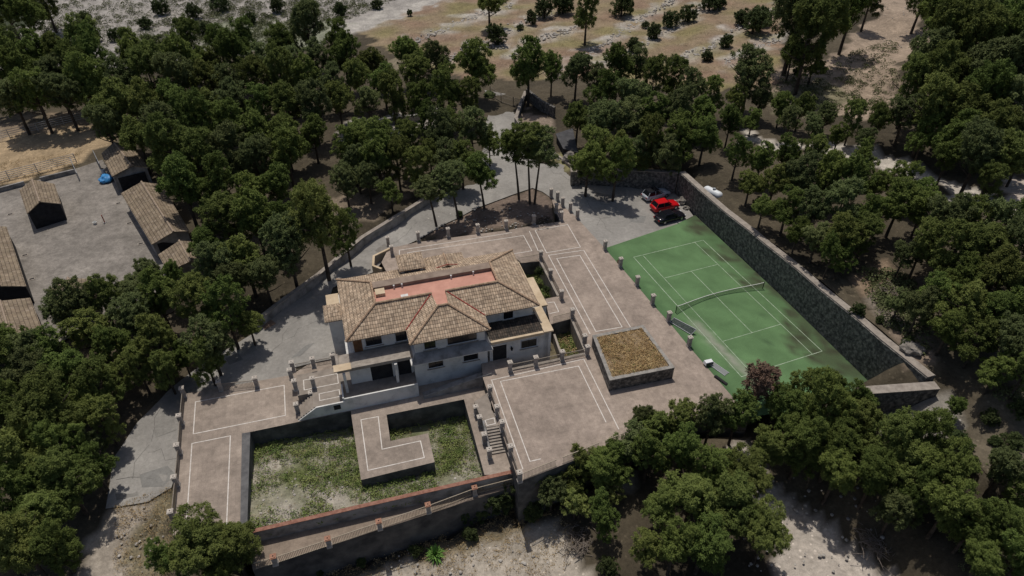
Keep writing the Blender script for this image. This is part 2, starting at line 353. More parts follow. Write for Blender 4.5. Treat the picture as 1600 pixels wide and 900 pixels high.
# cover colours in the photograph's layout: (polygon, colour), later wins
LITTER = (.075, .062, .043)
cover = [
 ([(-200,-300),(800,-300),(700,0),(560,48),(480,60),(330,90),(200,110),(-200,115)], (.30, .28, .26)),
 ([(330,30),(560,35),(480,80),(300,90)], (.22, .23, .17)),
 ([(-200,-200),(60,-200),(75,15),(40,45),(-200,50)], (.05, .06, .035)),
 ([(560,48),(700,0),(900,-300),(1400,-300),(1230,10),(1215,130),(1120,140),(900,120),(700,120),(610,85)], (.235, .18, .118)),
 ([(1390,-200),(1420,-10),(1460,70),(1400,110),(1390,190),(1280,185),(1210,160),(1215,110),(1300,90),(1380,10)], (.30, .235, .18)),
 ([(1200,150),(1290,120),(1340,150),(1280,190),(1210,175)], (.19, .17, .11)),
 ([(-100,215),(130,192),(175,222),(130,255),(0,292),(-100,310)], (.36, .27, .17)),
 ([(-100,200),(60,185),(160,170),(175,190),(60,205),(-100,225)], (.22, .17, .12)),
 ([(530,190),(700,175),(710,195),(650,205),(540,225)], (.36, .33, .30)),
 ([(600,100),(650,110),(640,90)], (.2, .17, .12)),
 ([(500,310),(560,300),(640,300),(600,340),(540,350)], (.2, .16, .12)),
 ([(860,245),(895,225),(905,250),(895,270)], (.26, .24, .12)),
 ([(815,170),(865,180),(870,205),(825,210),(808,192)], (.24, .19, .15)),
 ([(1150,205),(1240,225),(1330,225),(1430,258),(1500,290),(1600,325),(1600,345),(1480,300),(1400,268),(1230,238),(1150,220)], (.46, .42, .37)),
 ([(1560,290),(1620,280),(1620,330),(1580,325)], (.42, .36, .31)),
 ([(1340,430),(1385,410),(1400,440),(1370,480),(1340,470)], (.23, .17, .12)),
 ([(1370,455),(1420,440),(1430,500),(1400,520),(1340,470)], (.2, .17, .14)),
 ([(1390,520),(1440,510),(1470,560),(1430,570)], (.2, .155, .12)),
 ([(1360,640),(1480,620),(1520,660),(1480,690),(1380,680)], (.26, .24, .21)),
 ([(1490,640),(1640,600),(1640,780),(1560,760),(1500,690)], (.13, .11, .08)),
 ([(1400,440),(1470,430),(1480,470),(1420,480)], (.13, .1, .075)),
 ([(180,790),(268,760),(268,900),(200,950),(180,900)], (.19, .165, .11)),
 ([(120,900),(165,795),(235,785),(200,850),(180,1000),(100,1000)], (.32, .28, .235)),
 ([(560,905),(680,870),(760,840),(850,800),(880,830),(930,900),(950,1000),(520,1000)], (.36, .32, .27)),
 ([(640,860),(720,850),(790,815),(850,790),(860,805),(760,850),(680,885)], (.2, .165, .11)),
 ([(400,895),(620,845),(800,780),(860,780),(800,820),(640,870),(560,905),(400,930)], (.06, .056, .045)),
 ([(1130,690),(1165,690),(1200,745),(1240,790),(1330,850),(1390,900),(1400,960),(1190,960),(1220,860),(1190,790),(1150,740)], (.42, .375, .33)),
 ([(960,745),(1010,735),(1000,775),(970,770)], (.3, .27, .22)),
 ([(655,372),(700,345),(740,325),(800,303),(830,293),(852,303),(862,325),(872,345),(834,352),(746,366)], (.17, .13, .105))]
rocklines = [[(530,52),(700,-5)], [(650,64),(720,35),(800,8)], [(690,96),(760,66),(830,30),(860,20)], [(800,88),(850,58),(900,45)], [(870,112),(930,80),(1000,30),(1060,-5)], [(935,102),(1000,72),(1060,38),(1110,5)], [(1045,98),(1110,75),(1150,45),(1220,15)], [(1130,100),(1180,75),(1220,60)], [(740,75),(790,70)]]
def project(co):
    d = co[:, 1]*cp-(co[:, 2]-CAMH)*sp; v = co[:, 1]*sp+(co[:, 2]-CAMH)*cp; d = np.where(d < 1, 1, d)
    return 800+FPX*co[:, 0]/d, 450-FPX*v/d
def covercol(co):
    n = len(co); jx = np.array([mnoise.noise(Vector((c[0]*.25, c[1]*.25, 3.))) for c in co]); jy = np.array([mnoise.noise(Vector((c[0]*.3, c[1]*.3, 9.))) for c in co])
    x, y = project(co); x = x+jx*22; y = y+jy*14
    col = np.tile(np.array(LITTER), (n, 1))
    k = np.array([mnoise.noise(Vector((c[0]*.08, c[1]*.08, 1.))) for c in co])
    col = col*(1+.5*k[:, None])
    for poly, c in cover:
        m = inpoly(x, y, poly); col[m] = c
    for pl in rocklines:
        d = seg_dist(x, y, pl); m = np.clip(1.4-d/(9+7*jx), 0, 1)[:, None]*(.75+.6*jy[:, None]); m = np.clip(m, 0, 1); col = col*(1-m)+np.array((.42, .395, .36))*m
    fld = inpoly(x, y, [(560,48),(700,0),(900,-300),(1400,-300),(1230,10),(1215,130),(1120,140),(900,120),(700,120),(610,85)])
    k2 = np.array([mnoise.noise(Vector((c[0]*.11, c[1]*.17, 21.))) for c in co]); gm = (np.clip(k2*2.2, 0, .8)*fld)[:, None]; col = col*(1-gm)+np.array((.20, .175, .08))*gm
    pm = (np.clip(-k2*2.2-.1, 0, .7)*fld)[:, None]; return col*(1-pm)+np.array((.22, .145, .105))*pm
def axis(lo, hi, step, ext):
    a = list(np.arange(lo, hi+step/2, step)); d = step; x = hi
    while x < ext[1]: d *= 1.35; x += d; a.append(x)
    d = step; x = lo
    while x > ext[0]: d *= 1.35; x -= d; a.insert(0, x)
    return np.array(a)
gx = axis(-150, 150, 1., (-2500, 2500)); gy = axis(18, 215, 1., (-2500, 3500))
XX, YY = np.meshgrid(gx, gy); ZZ = T(XX, YY)
for poly, zc in clampers:
    m = inpoly(XX, YY, poly); ZZ[m] = np.minimum(ZZ[m], zc)
fr = (np.hypot(XX, YY-100) < 260); nzv = np.zeros(XX.shape)
it = np.nonzero(fr.ravel())[0]; xf, yf = XX.ravel(), YY.ravel(); nf = nzv.ravel()
for i in it: nf[i] = mnoise.noise(Vector((xf[i]*.22, yf[i]*.22, 0)))*.22+mnoise.noise(Vector((xf[i]*.06, yf[i]*.06, 5)))*.4
flat = PP([(520,380),(700,300),(820,260),(1090,250),(1100,360),(900,420),(300,900),(100,900),(200,600)], 0)
NOI = nf.reshape(XX.shape); NOI[inpoly(XX, YY, flat)] = -.06
yard_px = [(-60,316),(0,300),(125,262),(160,250),(186,290),(250,406),(330,425),(200,480),(75,545),(-60,560)]
NOI[inpoly(XX, YY, PP(yard_px, -1))] = -.08
ZZ = ZZ+NOI-.03
nx, ny = len(gx), len(gy)
me = bpy.data.meshes.new('ground'); vco = np.stack([XX.ravel(), YY.ravel(), ZZ.ravel()], 1)
idx = np.arange(nx*ny).reshape(ny, nx); fc = np.stack([idx[:-1, :-1].ravel(), idx[:-1, 1:].ravel(), idx[1:, 1:].ravel(), idx[1:, :-1].ravel()], 1)
me.from_pydata(vco.tolist(), [], fc.tolist()); ground = bpy.data.objects.new('ground', me); C.objects.link(ground); tag(ground, kind='structure')
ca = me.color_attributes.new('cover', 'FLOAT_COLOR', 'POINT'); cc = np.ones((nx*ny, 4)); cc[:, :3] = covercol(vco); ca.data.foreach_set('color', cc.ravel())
me.polygons.foreach_set('use_smooth', [True]*len(me.polygons))
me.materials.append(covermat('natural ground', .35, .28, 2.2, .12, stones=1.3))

# ------------------------------------------------------------ roads, yard, court, terraces
M_asph = covermat('worn asphalt', .3, .17, 2.5, .01)
def tz(dz): return lambda x, y: T1(x, y)+dz
def roadcol(co):
    k = np.array([mnoise.noise(Vector((c[0]*.15, c[1]*.15, 2.))) for c in co]); return np.array((.275, .262, .245))*(1+.24*k[:, None])
def proadpts(lst): return [G(x, y) for x, y in lst]
drive = proadpts([(757,141),(768,165),(758,195),(766,215),(742,255),(700,290),(655,327),(567,384),(500,440),(440,486),(398,520),(330,560),(262,612),(215,660),(178,715),(165,795),(232,784),(268,762),(283,700),(287,618),(345,606),(458,590),(458,575),(525,560),(514,470),(520,450),(585,425),(605,398),(655,374),(700,348),(742,327),(800,305),(832,294),(848,300),(862,310),(880,323),(902,341),(948,393),(1060,355),(1089,339),(1056,300),(1000,292),(905,288),(893,262),(866,240),(803,215),(810,192),(823,152)])
PARK = PP([(880,300),(905,280),(1056,285),(1105,345),(1060,372),(950,408),(899,341),(870,318)], 0); PKL = [(p.x, p.y) for p in PARK]
def drivez(x, y):
    t = T1(x, y)+.06; k = 1. if inpoly([x], [y], PKL)[0] else max(0., 1-float(seg_dist(np.array([x]), np.array([y]), PKL+PKL[:1])[0])/6)
    return t*(1-k)+.004*k
patch('driveway', drive, drivez, M_asph, 1.3, roadcol)
yard = PP(yard_px, -1)
M_yard = covermat('yard concrete', .22, .32, 1.6, .01)
patch('farm_yard', yard, -.93, M_yard, 1.5, lambda co: np.tile(np.array((.22, .2, .18)), (len(co), 1)))
WALLB = [(1055,303),(1085,334),(1120,367),(1205,447),(1290,530),(1364,602)]
M_patch = covermat('asphalt repair', .8, .15, 4., .01)
for k, pl in enumerate(([(218,742),(262,728),(275,742),(255,760),(222,762)], [(236,668),(272,655),(276,672),(244,684)], [(408,508),(424,500),(432,506),(414,516)], [(455,560),(478,540),(492,536),(470,556)], [(180,770),(214,764),(216,774),(182,782)], [(930,300),(960,306),(952,318),(926,312)], [(985,335),(1010,338),(1006,348),(984,346)], [(776,215),(790,222),(786,240),(772,232)], [(585,392),(600,382),(612,384),(598,398)], [(352,560),(372,552),(380,562),(358,570)])):
    cl_ = (.21, .15, .115) if k == 2 else ((.215, .21, .2), (.225, .215, .2), (.20, .185, .17))[k % 3]
    patch('asphalt_patch', [G(*q) for q in pl], lambda x, y: drivez(x, y)+.012, M_patch, 1.3, lambda co: np.tile(np.array(cl_), (len(co), 1)))
bm = bmesh.new(); gg = random.Random(4)
for (x0, y0, x1, y1) in ((250,640,200,760),(230,700,275,715),(190,745,262,748),(440,530,500,500),(470,490,420,560),(600,395,660,340),(930,310,1000,345),(905,300,960,370),(985,320,930,350),(770,190,790,250),(860,265,920,300)):
    a = G(x0, y0); b = G(x1, y1); n = max(4, int((b-a).length/1.2)); pts = []
    for i in range(n+1): q = a.lerp(b, i/n)+Vector((gg.gauss(0, .35), gg.gauss(0, .35), 0)); q.z = drivez(q.x, q.y)+.012; pts.append(q)
    L, Rr = offset_line(pts, .03); vs = [(bm.verts.new(l), bm.verts.new(r)) for l, r in zip(L, Rr)]
    for p, q in zip(vs, vs[1:]): bm.faces.new((p[1], q[1], q[0], p[0]))
tag(mesh_obj('road_cracks', bm, mat('crack', (.09, .085, .08))), kind='structure')
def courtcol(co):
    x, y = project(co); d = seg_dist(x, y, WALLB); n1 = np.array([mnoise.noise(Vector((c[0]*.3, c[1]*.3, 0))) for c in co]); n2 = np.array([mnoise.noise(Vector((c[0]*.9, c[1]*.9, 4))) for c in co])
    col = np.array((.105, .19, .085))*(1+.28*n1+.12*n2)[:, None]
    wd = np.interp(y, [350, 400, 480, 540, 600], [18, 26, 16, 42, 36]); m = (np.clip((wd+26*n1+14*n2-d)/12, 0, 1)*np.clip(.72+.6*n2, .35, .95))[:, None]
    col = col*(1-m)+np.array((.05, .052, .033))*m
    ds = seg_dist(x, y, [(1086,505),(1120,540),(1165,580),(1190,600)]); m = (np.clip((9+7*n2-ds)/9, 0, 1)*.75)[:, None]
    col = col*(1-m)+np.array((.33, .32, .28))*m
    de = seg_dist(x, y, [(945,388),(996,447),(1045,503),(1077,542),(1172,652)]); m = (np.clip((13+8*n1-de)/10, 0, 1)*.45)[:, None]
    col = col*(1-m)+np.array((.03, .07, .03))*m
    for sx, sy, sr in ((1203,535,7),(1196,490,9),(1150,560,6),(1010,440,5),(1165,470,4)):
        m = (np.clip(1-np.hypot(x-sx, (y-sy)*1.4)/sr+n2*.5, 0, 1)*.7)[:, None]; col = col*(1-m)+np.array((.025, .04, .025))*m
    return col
M_turf = covermat('court turf', .5, .12, 8., .015)
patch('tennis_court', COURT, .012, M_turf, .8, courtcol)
# tennis lines at regulation size
TO = Vector((16.33, 74.26, 0)); TA = R(21.4)
tX = Vector((math.cos(TA), math.sin(TA), 0)); tY = Vector((math.sin(TA), -math.cos(TA), 0))
def TT(x, y, z=.018): return TO+tX*x+tY*y+Vector((0, 0, z))
def lines(name, pls, w, z, m, parent=None, kind='structure'):
    bm = bmesh.new()
    for pl in pls:
        closed = (pl[0]-pl[-1]).length < 1e-3; L, Rr = offset_line(pl, w)
        if closed:
            d1 = (pl[-1]-pl[-2]); d2 = pl[1]-pl[0]; n1 = Vector((-d1.y, d1.x, 0)).normalized(); n2 = Vector((-d2.y, d2.x, 0)).normalized(); n = (n1+n2).normalized(); k = 1/max(.5, n.dot(n1))
            L[0] = L[-1] = pl[0]+n*w/2*k; Rr[0] = Rr[-1] = pl[0]-n*w/2*k
        a = [(bm.verts.new((l.x, l.y, z)), bm.verts.new((r.x, r.y, z))) for l, r in zip(L, Rr)]
        for p, q in zip(a, a[1:]): bm.faces.new((p[1], q[1], q[0], p[0]))
    o = mesh_obj(name, bm, m, parent); return tag(o, kind=kind) if kind else o
zc = .020
def tl(*a): return [TT(x, y, 0) for x, y in a]
lines('court_line', [tl((0, 0), (10.97, 0), (10.97, 23.77), (0, 23.77), (0, 0))], .065, zc, M_court_line)
lines('court_line', [tl((1.37, .05), (1.37, 23.7)), tl((9.6, .05), (9.6, 23.7))], .055, zc+.004, M_court_line)
lines('court_line', [tl((1.42, 5.485), (9.55, 5.485)), tl((1.42, 18.285), (9.55, 18.285))], .055, zc, M_court_line)
lines('court_line', [tl((5.485, 5.53), (5.485, 18.24))], .055, zc, M_court_line)

def tersscol(base, seedz):
    def f(co):
        k = np.array([mnoise.noise(Vector((c[0]*.12, c[1]*.12, seedz)))*.7+mnoise.noise(Vector((c[0]*.5, c[1]*.5, seedz)))*.6 for c in co]); return np.array(base)*(1+.3*k[:, None])
    return f
def pavermat():
    m = covermat('terrace pavers', .45, .2, 1.6, .004); n = m.node_tree.nodes; l = m.node_tree.links; b = n['Principled BSDF']
    src = b.inputs['Base Color'].links[0].from_socket
    tc = n.new('ShaderNodeTexCoord'); mp = n.new('ShaderNodeMapping'); mp.inputs['Rotation'].default_value = (0, 0, -HA); mp.inputs['Location'].default_value = (500, 500, 0); l.new(tc.outputs['Object'], mp.inputs[0])
    br = n.new('ShaderNodeTexBrick'); br.inputs['Scale'].default_value = 1.; br.inputs['Brick Width'].default_value = .4; br.inputs['Row Height'].default_value = .4; br.offset = 0
    br.inputs['Mortar Size'].default_value = .012; br.inputs['Color1'].default_value = (1.04, 1.04, 1.04, 1); br.inputs['Color2'].default_value = (.93, .93, .93, 1); br.inputs['Mortar'].default_value = (.86, .86, .86, 1)
    l.new(mp.outputs[0], br.inputs[0]); vm = n.new('ShaderNodeVectorMath'); vm.operation = 'MULTIPLY'; l.new(src, vm.inputs[0]); l.new(br.outputs[0], vm.inputs[1]); l.new(vm.outputs[0], b.inputs['Base Color'])
    return m
M_paver = pavermat()
M_wall_shade = mat('shaded terrace wall', (.05, .05, .052), (.17, .165, .16), .6, (.1, .098, .096), bump=.02)  # shade of the terrace sides is put into this dark colour
def platform(name, pts, z, zb, base, seedz):
    bm = bmesh.new(); prism(bm, pts, z-.01, zb); o = mesh_obj(name, bm, M_wall_shade); tag(o, kind='structure')
    patch(name+'_paving', pts, z, M_paver, 1.2, tersscol(base, seedz))
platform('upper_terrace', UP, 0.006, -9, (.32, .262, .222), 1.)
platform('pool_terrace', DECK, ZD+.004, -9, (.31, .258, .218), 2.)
def WL(name, pls, z, w=.095): lines(name, [PP(q, z) for q in pls], w, z+.012, M_line)
WL('terrace_line', [[(817,733),(768,594),(912,561),(967,671)]], .004)
WL('terrace_line', [[(845,717),(828,721),(782,596),(904,572),(947,660)]], .004)
WL('terrace_line', [[(922,522),(857,399),(912,391),(985,511)]], .004)
WL('terrace_line', [[(931,518),(870,404),(906,399),(972,511),(931,518)]], .004)
WL('terrace_line', [[(836,360),(854,395),(907,386),(887,351),(836,360)]], .004)
WL('terrace_line', [[(827,361),(841,392)], [(624,398),(624,391),(800,363.5)]], .004)
WL('terrace_line', [[(637,400),(637,395),(818,368),(831,392),(800,397)]], .004)
WL('terrace_line', [[(856,473),(866,472),(873,487),(859,490)]], .004)
WL('pool_deck_line', [[(305.5,628),(444,602),(446,649),(302,678),(305.5,628)]], ZD)
WL('pool_deck_line', [[(290,836),(300,693),(360,681),(354,822)]], ZD)
WL('pool_deck_line', [[(564,656),(591,651),(597,702),(657,689),(663,715),(575,735),(564,656)]], ZD)
# pit floor with weeds
def pitz(x, y):
    p = P(560, 640, ZD); q = P(560, 790, ZD); t = max(0, min(1, (p.y-y)/(p.y-q.y))); return -4.3+1.9*t+.12*mnoise.noise(Vector((x*.5, y*.5, 0)))
def pitcol(co):
    n1 = np.array([mnoise.noise(Vector((c[0]*.35, c[1]*.35, 7))) for c in co]); x, y = project(co)
    g = np.clip(.45+1.3*n1-.004*(y-730), 0, 1)[:, None]; return np.array((.34, .31, .265))*(1-g)+np.array((.11, .125, .05))*g
pit = patch('pool_pit_ground', PIT, pitz, covermat('pit soil', .8, .3, 4., .08, stones=2.5), .8, pitcol)
# dark strip standing in for the shaded face of the pit's west wall
slab('pit_wall_shade', PP([(378,677),(391,675),(386,830),(375,832)], ZD+.02), ZD+.02, ZD-.1, mat('shaded pit wall', (.085, .085, .09), (.15, .148, .15), 1.2, bump=.02), kind='structure')

# ------------------------------------------------------------ walls
def wall(name, label, cat, pts, w, z1, z0, m, capm=None, capw=None, caph=.1, capname='coping'):
    o = thing(name, label, cat, (pts[0].x, pts[0].y, (z0 if not isinstance(z0, (list, tuple)) else z0[0])))
    off = o.location.copy(); bm = bmesh.new(); wallstrip(bm, [p-off for p in pts], w, [z-off.z for z in (z1 if isinstance(z1, (list, tuple)) else [z1]*len(pts))], [z-off.z for z in (z0 if isinstance(z0, (list, tuple)) else [z0]*len(pts))])
    mesh_obj('masonry', bm, m, o)
    if capm:
        bm = bmesh.new(); zz = [z-off.z for z in (z1 if isinstance(z1, (list, tuple)) else [z1]*len(pts))]
        wallstrip(bm, [p-off for p in pts], capw or w+.1, [z+caph for z in zz], [z+.003 for z in zz]); mesh_obj(capname, bm, capm, o)
    return o
wb = resample([P(x, y, 0) for x, y in WALLB[:-1]]+[Vector((40.3, 46.4, 0))], 3.); n_ = len(wb); nrm = tX*.45
wall('retaining_wall', 'tall grey rubble stone wall running along the far side of the tennis court', 'wall', [p+nrm*1.3 for p in wb], 1.15, [3.65+2.0*i/(n_-1)+.06*math.sin(i*2.1) for i in range(n_)], -.5, M_stone, M_cap, .9, .12)
bank = [p+tX*1.0 for p in wb]; bank += [p+tX*3.8 for p in wb[::-1]]
patch('wall_bank', bank, lambda x, y: T1(x, y)+.03, MATS['natural ground'], 1., covercol)
ew0 = P(1350, 611, 5.5); ew1 = P(1464, 603, 5.5)
wall('stone_end_wall', 'shorter stone wall closing the far corner of the tennis court', 'wall', [ew0, ew1], .9, 5.5, -1, M_stone, M_cap, 1.0, .12)
wall('parking_wall', 'shaded stone wall behind the three parked cars', 'wall', [P(903, 286), P(975, 290), P(1054, 302)], .7, [2.3, 2.8, 3.6], -.5, M_stone, M_cap, .8, .1)
pr = thing('stone_pier', 'square stone pier ending the wall at the car park entrance', 'pier', P(898, 287))
bm = bmesh.new(); box(bm, -.7, .7, -.7, .7, -.3, 2.4); mesh_obj('masonry', bm, M_stone, pr); bm = bmesh.new(); box(bm, -.8, .8, -.8, .8, 2.403, 2.55); mesh_obj('cap', bm, M_cap, pr)
wall('road_wall', 'long low rendered wall beside the drive below the pine garden', 'wall', [G(398,518), G(440,484), G(500,438), G(567,384), G(652,328), G(690,304)], .45, [-.4, -.2, .1, .5, .95, 1.0], -2.5, M_render, M_cap, .6, .1)
wall('entrance_wall', 'low stone wall with pale coping right beside the entrance gate', 'wall', [G(821,152), G(812,175), G(806,194), G(824,213)], .5, [1.6, 1.5, 1.4, 1.0], -.5, M_render, M_cap, .6, .1)
wall('gate_back_wall', 'dark shaded retaining wall running right from the gate', 'wall', [G(823,156), G(845,172), G(866,182)], .5, 2.6, -.5, M_stone)
wall('kerb_wall', 'short pale kerb wall beside the drive under the entrance pines', 'wall', [G(866,240), G(893,262)], .4, .9, -.3, M_cap)
wall('grove_wall', 'low shaded wall behind the row of slim pine trunks', 'wall', [G(540,206), G(600,197), G(660,188)], .5, 1.1, -1.5, M_render)
wall('pool_wall', 'red brick topped wall between the weedy pit and the lower walkway', 'wall', [P(378, 834, ZD), P(600, 783, ZD), P(806, 736, ZD)], .35, [ZD, ZD, ZD], -9, M_render, M_redtrim, .4, .06)
# lower walkway and its retaining wall
wk = PP([(385,836),(802,744),(813,757),(395,891)], -3)
bm = bmesh.new(); prism(bm, wk, -3.02, -9.5); o = mesh_obj('lower_walkway', bm, mat('dark mottled wall', (.045, .045, .048), (.13, .125, .12), .5, (.085, .083, .083), bump=.02)); tag(o, kind='structure')  # dark mottled tone on the walkway's sides
patch('lower_walkway_paving', wk, -3., M_paver, 1.2, tersscol((.25, .2, .16), 3.))

# ------------------------------------------------------------ villa
villa = thing('villa', 'two storey white villa with hipped clay tile roof in the middle of the terraces', 'house', HO)
villa.rotation_euler = (0, 0, HA)
def part(name, fn, m, parent=villa, smooth=False):
    bm = bmesh.new(); fn(bm); return mesh_obj(name, bm, m, parent, smooth)
# walls (local u, v, z)
part('wall', lambda bm: (box(bm, .55, 20.7, .6, 10.4, 2.9, 5.05), box(bm, -.2, 21.9, -1.2, 10.6, -3, 2.62)), M_white)
part('bay_wall', lambda bm: (box(bm, 6.9, 14.5, -1.9, .7, 2.75, 5.0), box(bm, 6.6, 14.7, -2.1, .2, -1.6, 2.6)), M_white)
part('wing_wall', lambda bm: box(bm, 15.0, 21.8, -2.0, -1.0, -3, 2.7), M_white)
# intermediate floor ledge, balcony and parapets
part('balcony', lambda bm: (box(bm, -1.4, 6.58, -2.0, .58, 2.64, 2.8), box(bm, -1.4, 6.3, -2.0, -1.75, 2.8, 3.05), box(bm, -1.4, -1.1, -1.75, .6, 2.8, 3.05)), M_cap)
part('balcony_coping', lambda bm: (box(bm, -1.7, .1, -2.2, -1.2, 3.053, 3.16)), M_tan)
part('bay_ledge', lambda bm: box(bm, 6.2, 15.1, -3.1, .3, 2.66, 2.74, taper=0), M_white)
def skirt(bm):
    vs = [bm.verts.new(v) for v in ((6.2, -3.1, 2.74), (15.1, -3.1, 2.74), (14.6, -1.9, 3.3), (6.8, -1.9, 3.3))]; bm.faces.new(vs)
    a = [bm.verts.new(v) for v in ((6.2, -3.1, 2.74), (6.8, -1.9, 3.3), (6.8, -1.9, 2.74))]; bm.faces.new(a)
    a = [bm.verts.new(v) for v in ((15.1, -3.1, 2.74), (14.6, -1.9, 2.74), (14.6, -1.9, 3.3))]; bm.faces.new(a)
part('ledge_skirt', skirt, M_render)
tiled('wing_skirt_roof', [[(15.1, -2.2, 3.0), (21.3, -2.2, 3.0), (21.0, .58, 3.35), (15.1, .58, 3.35)]], M_tile_dark, villa)
part('wing_coping', lambda bm: box(bm, 15.05, 21.1, -2.35, -2.05, 2.72, 3.06), M_tan)
part('east_coping', lambda bm: (box(bm, 21.15, 22.25, -2.35, 2.0, 2.9, 3.1), box(bm, 22.0, 23.0, 2.0, 7.5, 2.9, 3.1), box(bm, 21.6, 22.2, 7.5, 11.0, 2.9, 3.1)), M_tan)
part('east_wall', lambda bm: (box(bm, 21.2, 22.1, -2.0, 2.0, -3, 2.9), box(bm, 21.9, 22.85, 2.0, 7.5, -3, 2.88)), M_white)
# roof
E = 5.05; Q = 6.75
tiled('roof', [
 [(0, 0, E), (6.35, 0, E), (9.85, 3.3, Q), (3.7, 3.3, Q)],
 [(15.05, 0, E), (21.35, 0, E), (17.45, 3.3, Q), (11.45, 3.3, Q)],
 [(6.35, -2.35, E), (15.05, -2.35, E), (11.25, 1.0, Q), (10.1, 1.0, Q)],
 [(6.35, 0, E), (6.35, -2.35, E), (10.1, 1.0, Q), (9.85, 3.3, Q)],
 [(15.05, -2.35, E), (15.05, 0, E), (11.45, 3.3, Q), (11.25, 1.0, Q)],
 [(0, 11, E), (0, 0, E), (3.7, 3.3, Q), (3.7, 7.15, Q)],
 [(21.35, 0, E), (21.35, 11, E), (17.45, 7.15, Q), (17.45, 3.3, Q)],
 [(21.35, 11, E), (0, 11, E), (3.7, 7.15, Q), (17.45, 7.15, Q)],
 [(10.2, 12.2, E+.1), (10.2, 9.2, E+.1), (12.7, 8.0, Q-.1), (12.7, 10.5, Q-.2)],
 [(15.2, 9.2, E+.1), (15.2, 12.2, E+.1), (12.7, 10.5, Q-.2), (12.7, 8.0, Q-.1)]], M_tile, villa)
for a, b in (((0, 0, E), (3.7, 3.3, Q)), ((21.35, 0, E), (17.45, 3.3, Q)), ((0, 11, E), (3.7, 7.15, Q)), ((21.35, 11, E), (17.45, 7.15, Q)), ((6.35, -2.35, E), (10.1, 1.0, Q)), ((15.05, -2.35, E), (11.25, 1.0, Q)),
                 ((3.7, 3.3, Q), (9.85, 3.3, Q)), ((11.45, 3.3, Q), (17.45, 3.3, Q)), ((10.1, 1, Q), (11.25, 1, Q)), ((3.7, 3.4, Q), (3.7, 7, Q)), ((17.45, 3.4, Q), (17.45, 7, Q)), ((12.7, 8, Q-.1), (12.7, 10.5, Q-.2))):
    part('ridge_tiles', lambda bm: ridge(bm, a, b), mat('ridge tiles', (.27, .18, .12), (.5, .36, .25), 3.))
M_valley = mat('red valley trim', (.25, .03, .03), (.35, .06, .05), 4.)
for a, b in (((6.35, 0, E), (9.85, 3.3, Q)), ((15.05, 0, E), (11.45, 3.3, Q)), ((10.2, 9.2, E+.3), (12.7, 8.0, Q)), ((15.2, 9.2, E+.3), (12.7, 8.0, Q))):
    part('red_valley', lambda bm: beam(bm, Vector(a)+Vector((0, 0, .06)), Vector(b)+Vector((0, 0, .06)), .09, .07), M_valley)
part('roof_floor', lambda bm: (box(bm, 3.79, 17.36, 3.43, 5.99, 5.3, 6.35), box(bm, 9.9, 11.4, 1.05, 3.35, 5.3, 6.5)), M_pink)
part('roof_parapet', lambda bm: (box(bm, 3.6, 17.55, 6.0, 7.1, 5.9, 6.8), box(bm, 3.6, 3.78, 3.35, 5.99, 5.9, 6.72), box(bm, 17.37, 17.55, 3.35, 5.99, 5.9, 6.72), box(bm, 3.7, 9.9, 3.28, 3.42, 5.9, 6.72), box(bm, 11.4, 17.4, 3.28, 3.42, 5.9, 6.72)), M_parapet)
part('roof_box', lambda bm: box(bm, 3.95, 5.0, 4.8, 5.8, 6.355, 6.75), M_tan)
part('skylight', lambda bm: box(bm, 6.6, 7.4, 4.0, 4.4, 6.355, 6.45), M_white)
for k in range(4):
    part('roof_vent', lambda bm: lathe(bm, [(.07, 0), (.07, .35), (.12, .36), (.1, .45)], ((6.1, 7.0, 12.6, 15.2)[k], 5.85, 6.35), 8), M_white)
# rear belvedere with its own hip roof
bt = part('rear_turret', lambda bm: (box(bm, 7.4, 7.7, 8.8, 11.4, 4.5, 6.6), box(bm, 9.6, 9.9, 8.8, 11.4, 4.5, 6.6), box(bm, 7.7, 9.6, 10.9, 11.3, 4.5, 6.6), box(bm, 7.7, 9.6, 9.0, 10.9, 4.5, 5.95)), M_white)
tiled('turret_roof', [[(7.1, 8.5, 6.6), (10.2, 8.5, 6.6), (8.65, 10.1, 7.5)], [(10.2, 8.5, 6.6), (10.2, 11.7, 6.6), (8.65, 10.1, 7.5)], [(10.2, 11.7, 6.6), (7.1, 11.7, 6.6), (8.65, 10.1, 7.5)], [(7.1, 11.7, 6.6), (7.1, 8.5, 6.6), (8.65, 10.1, 7.5)]], M_tile, bt)
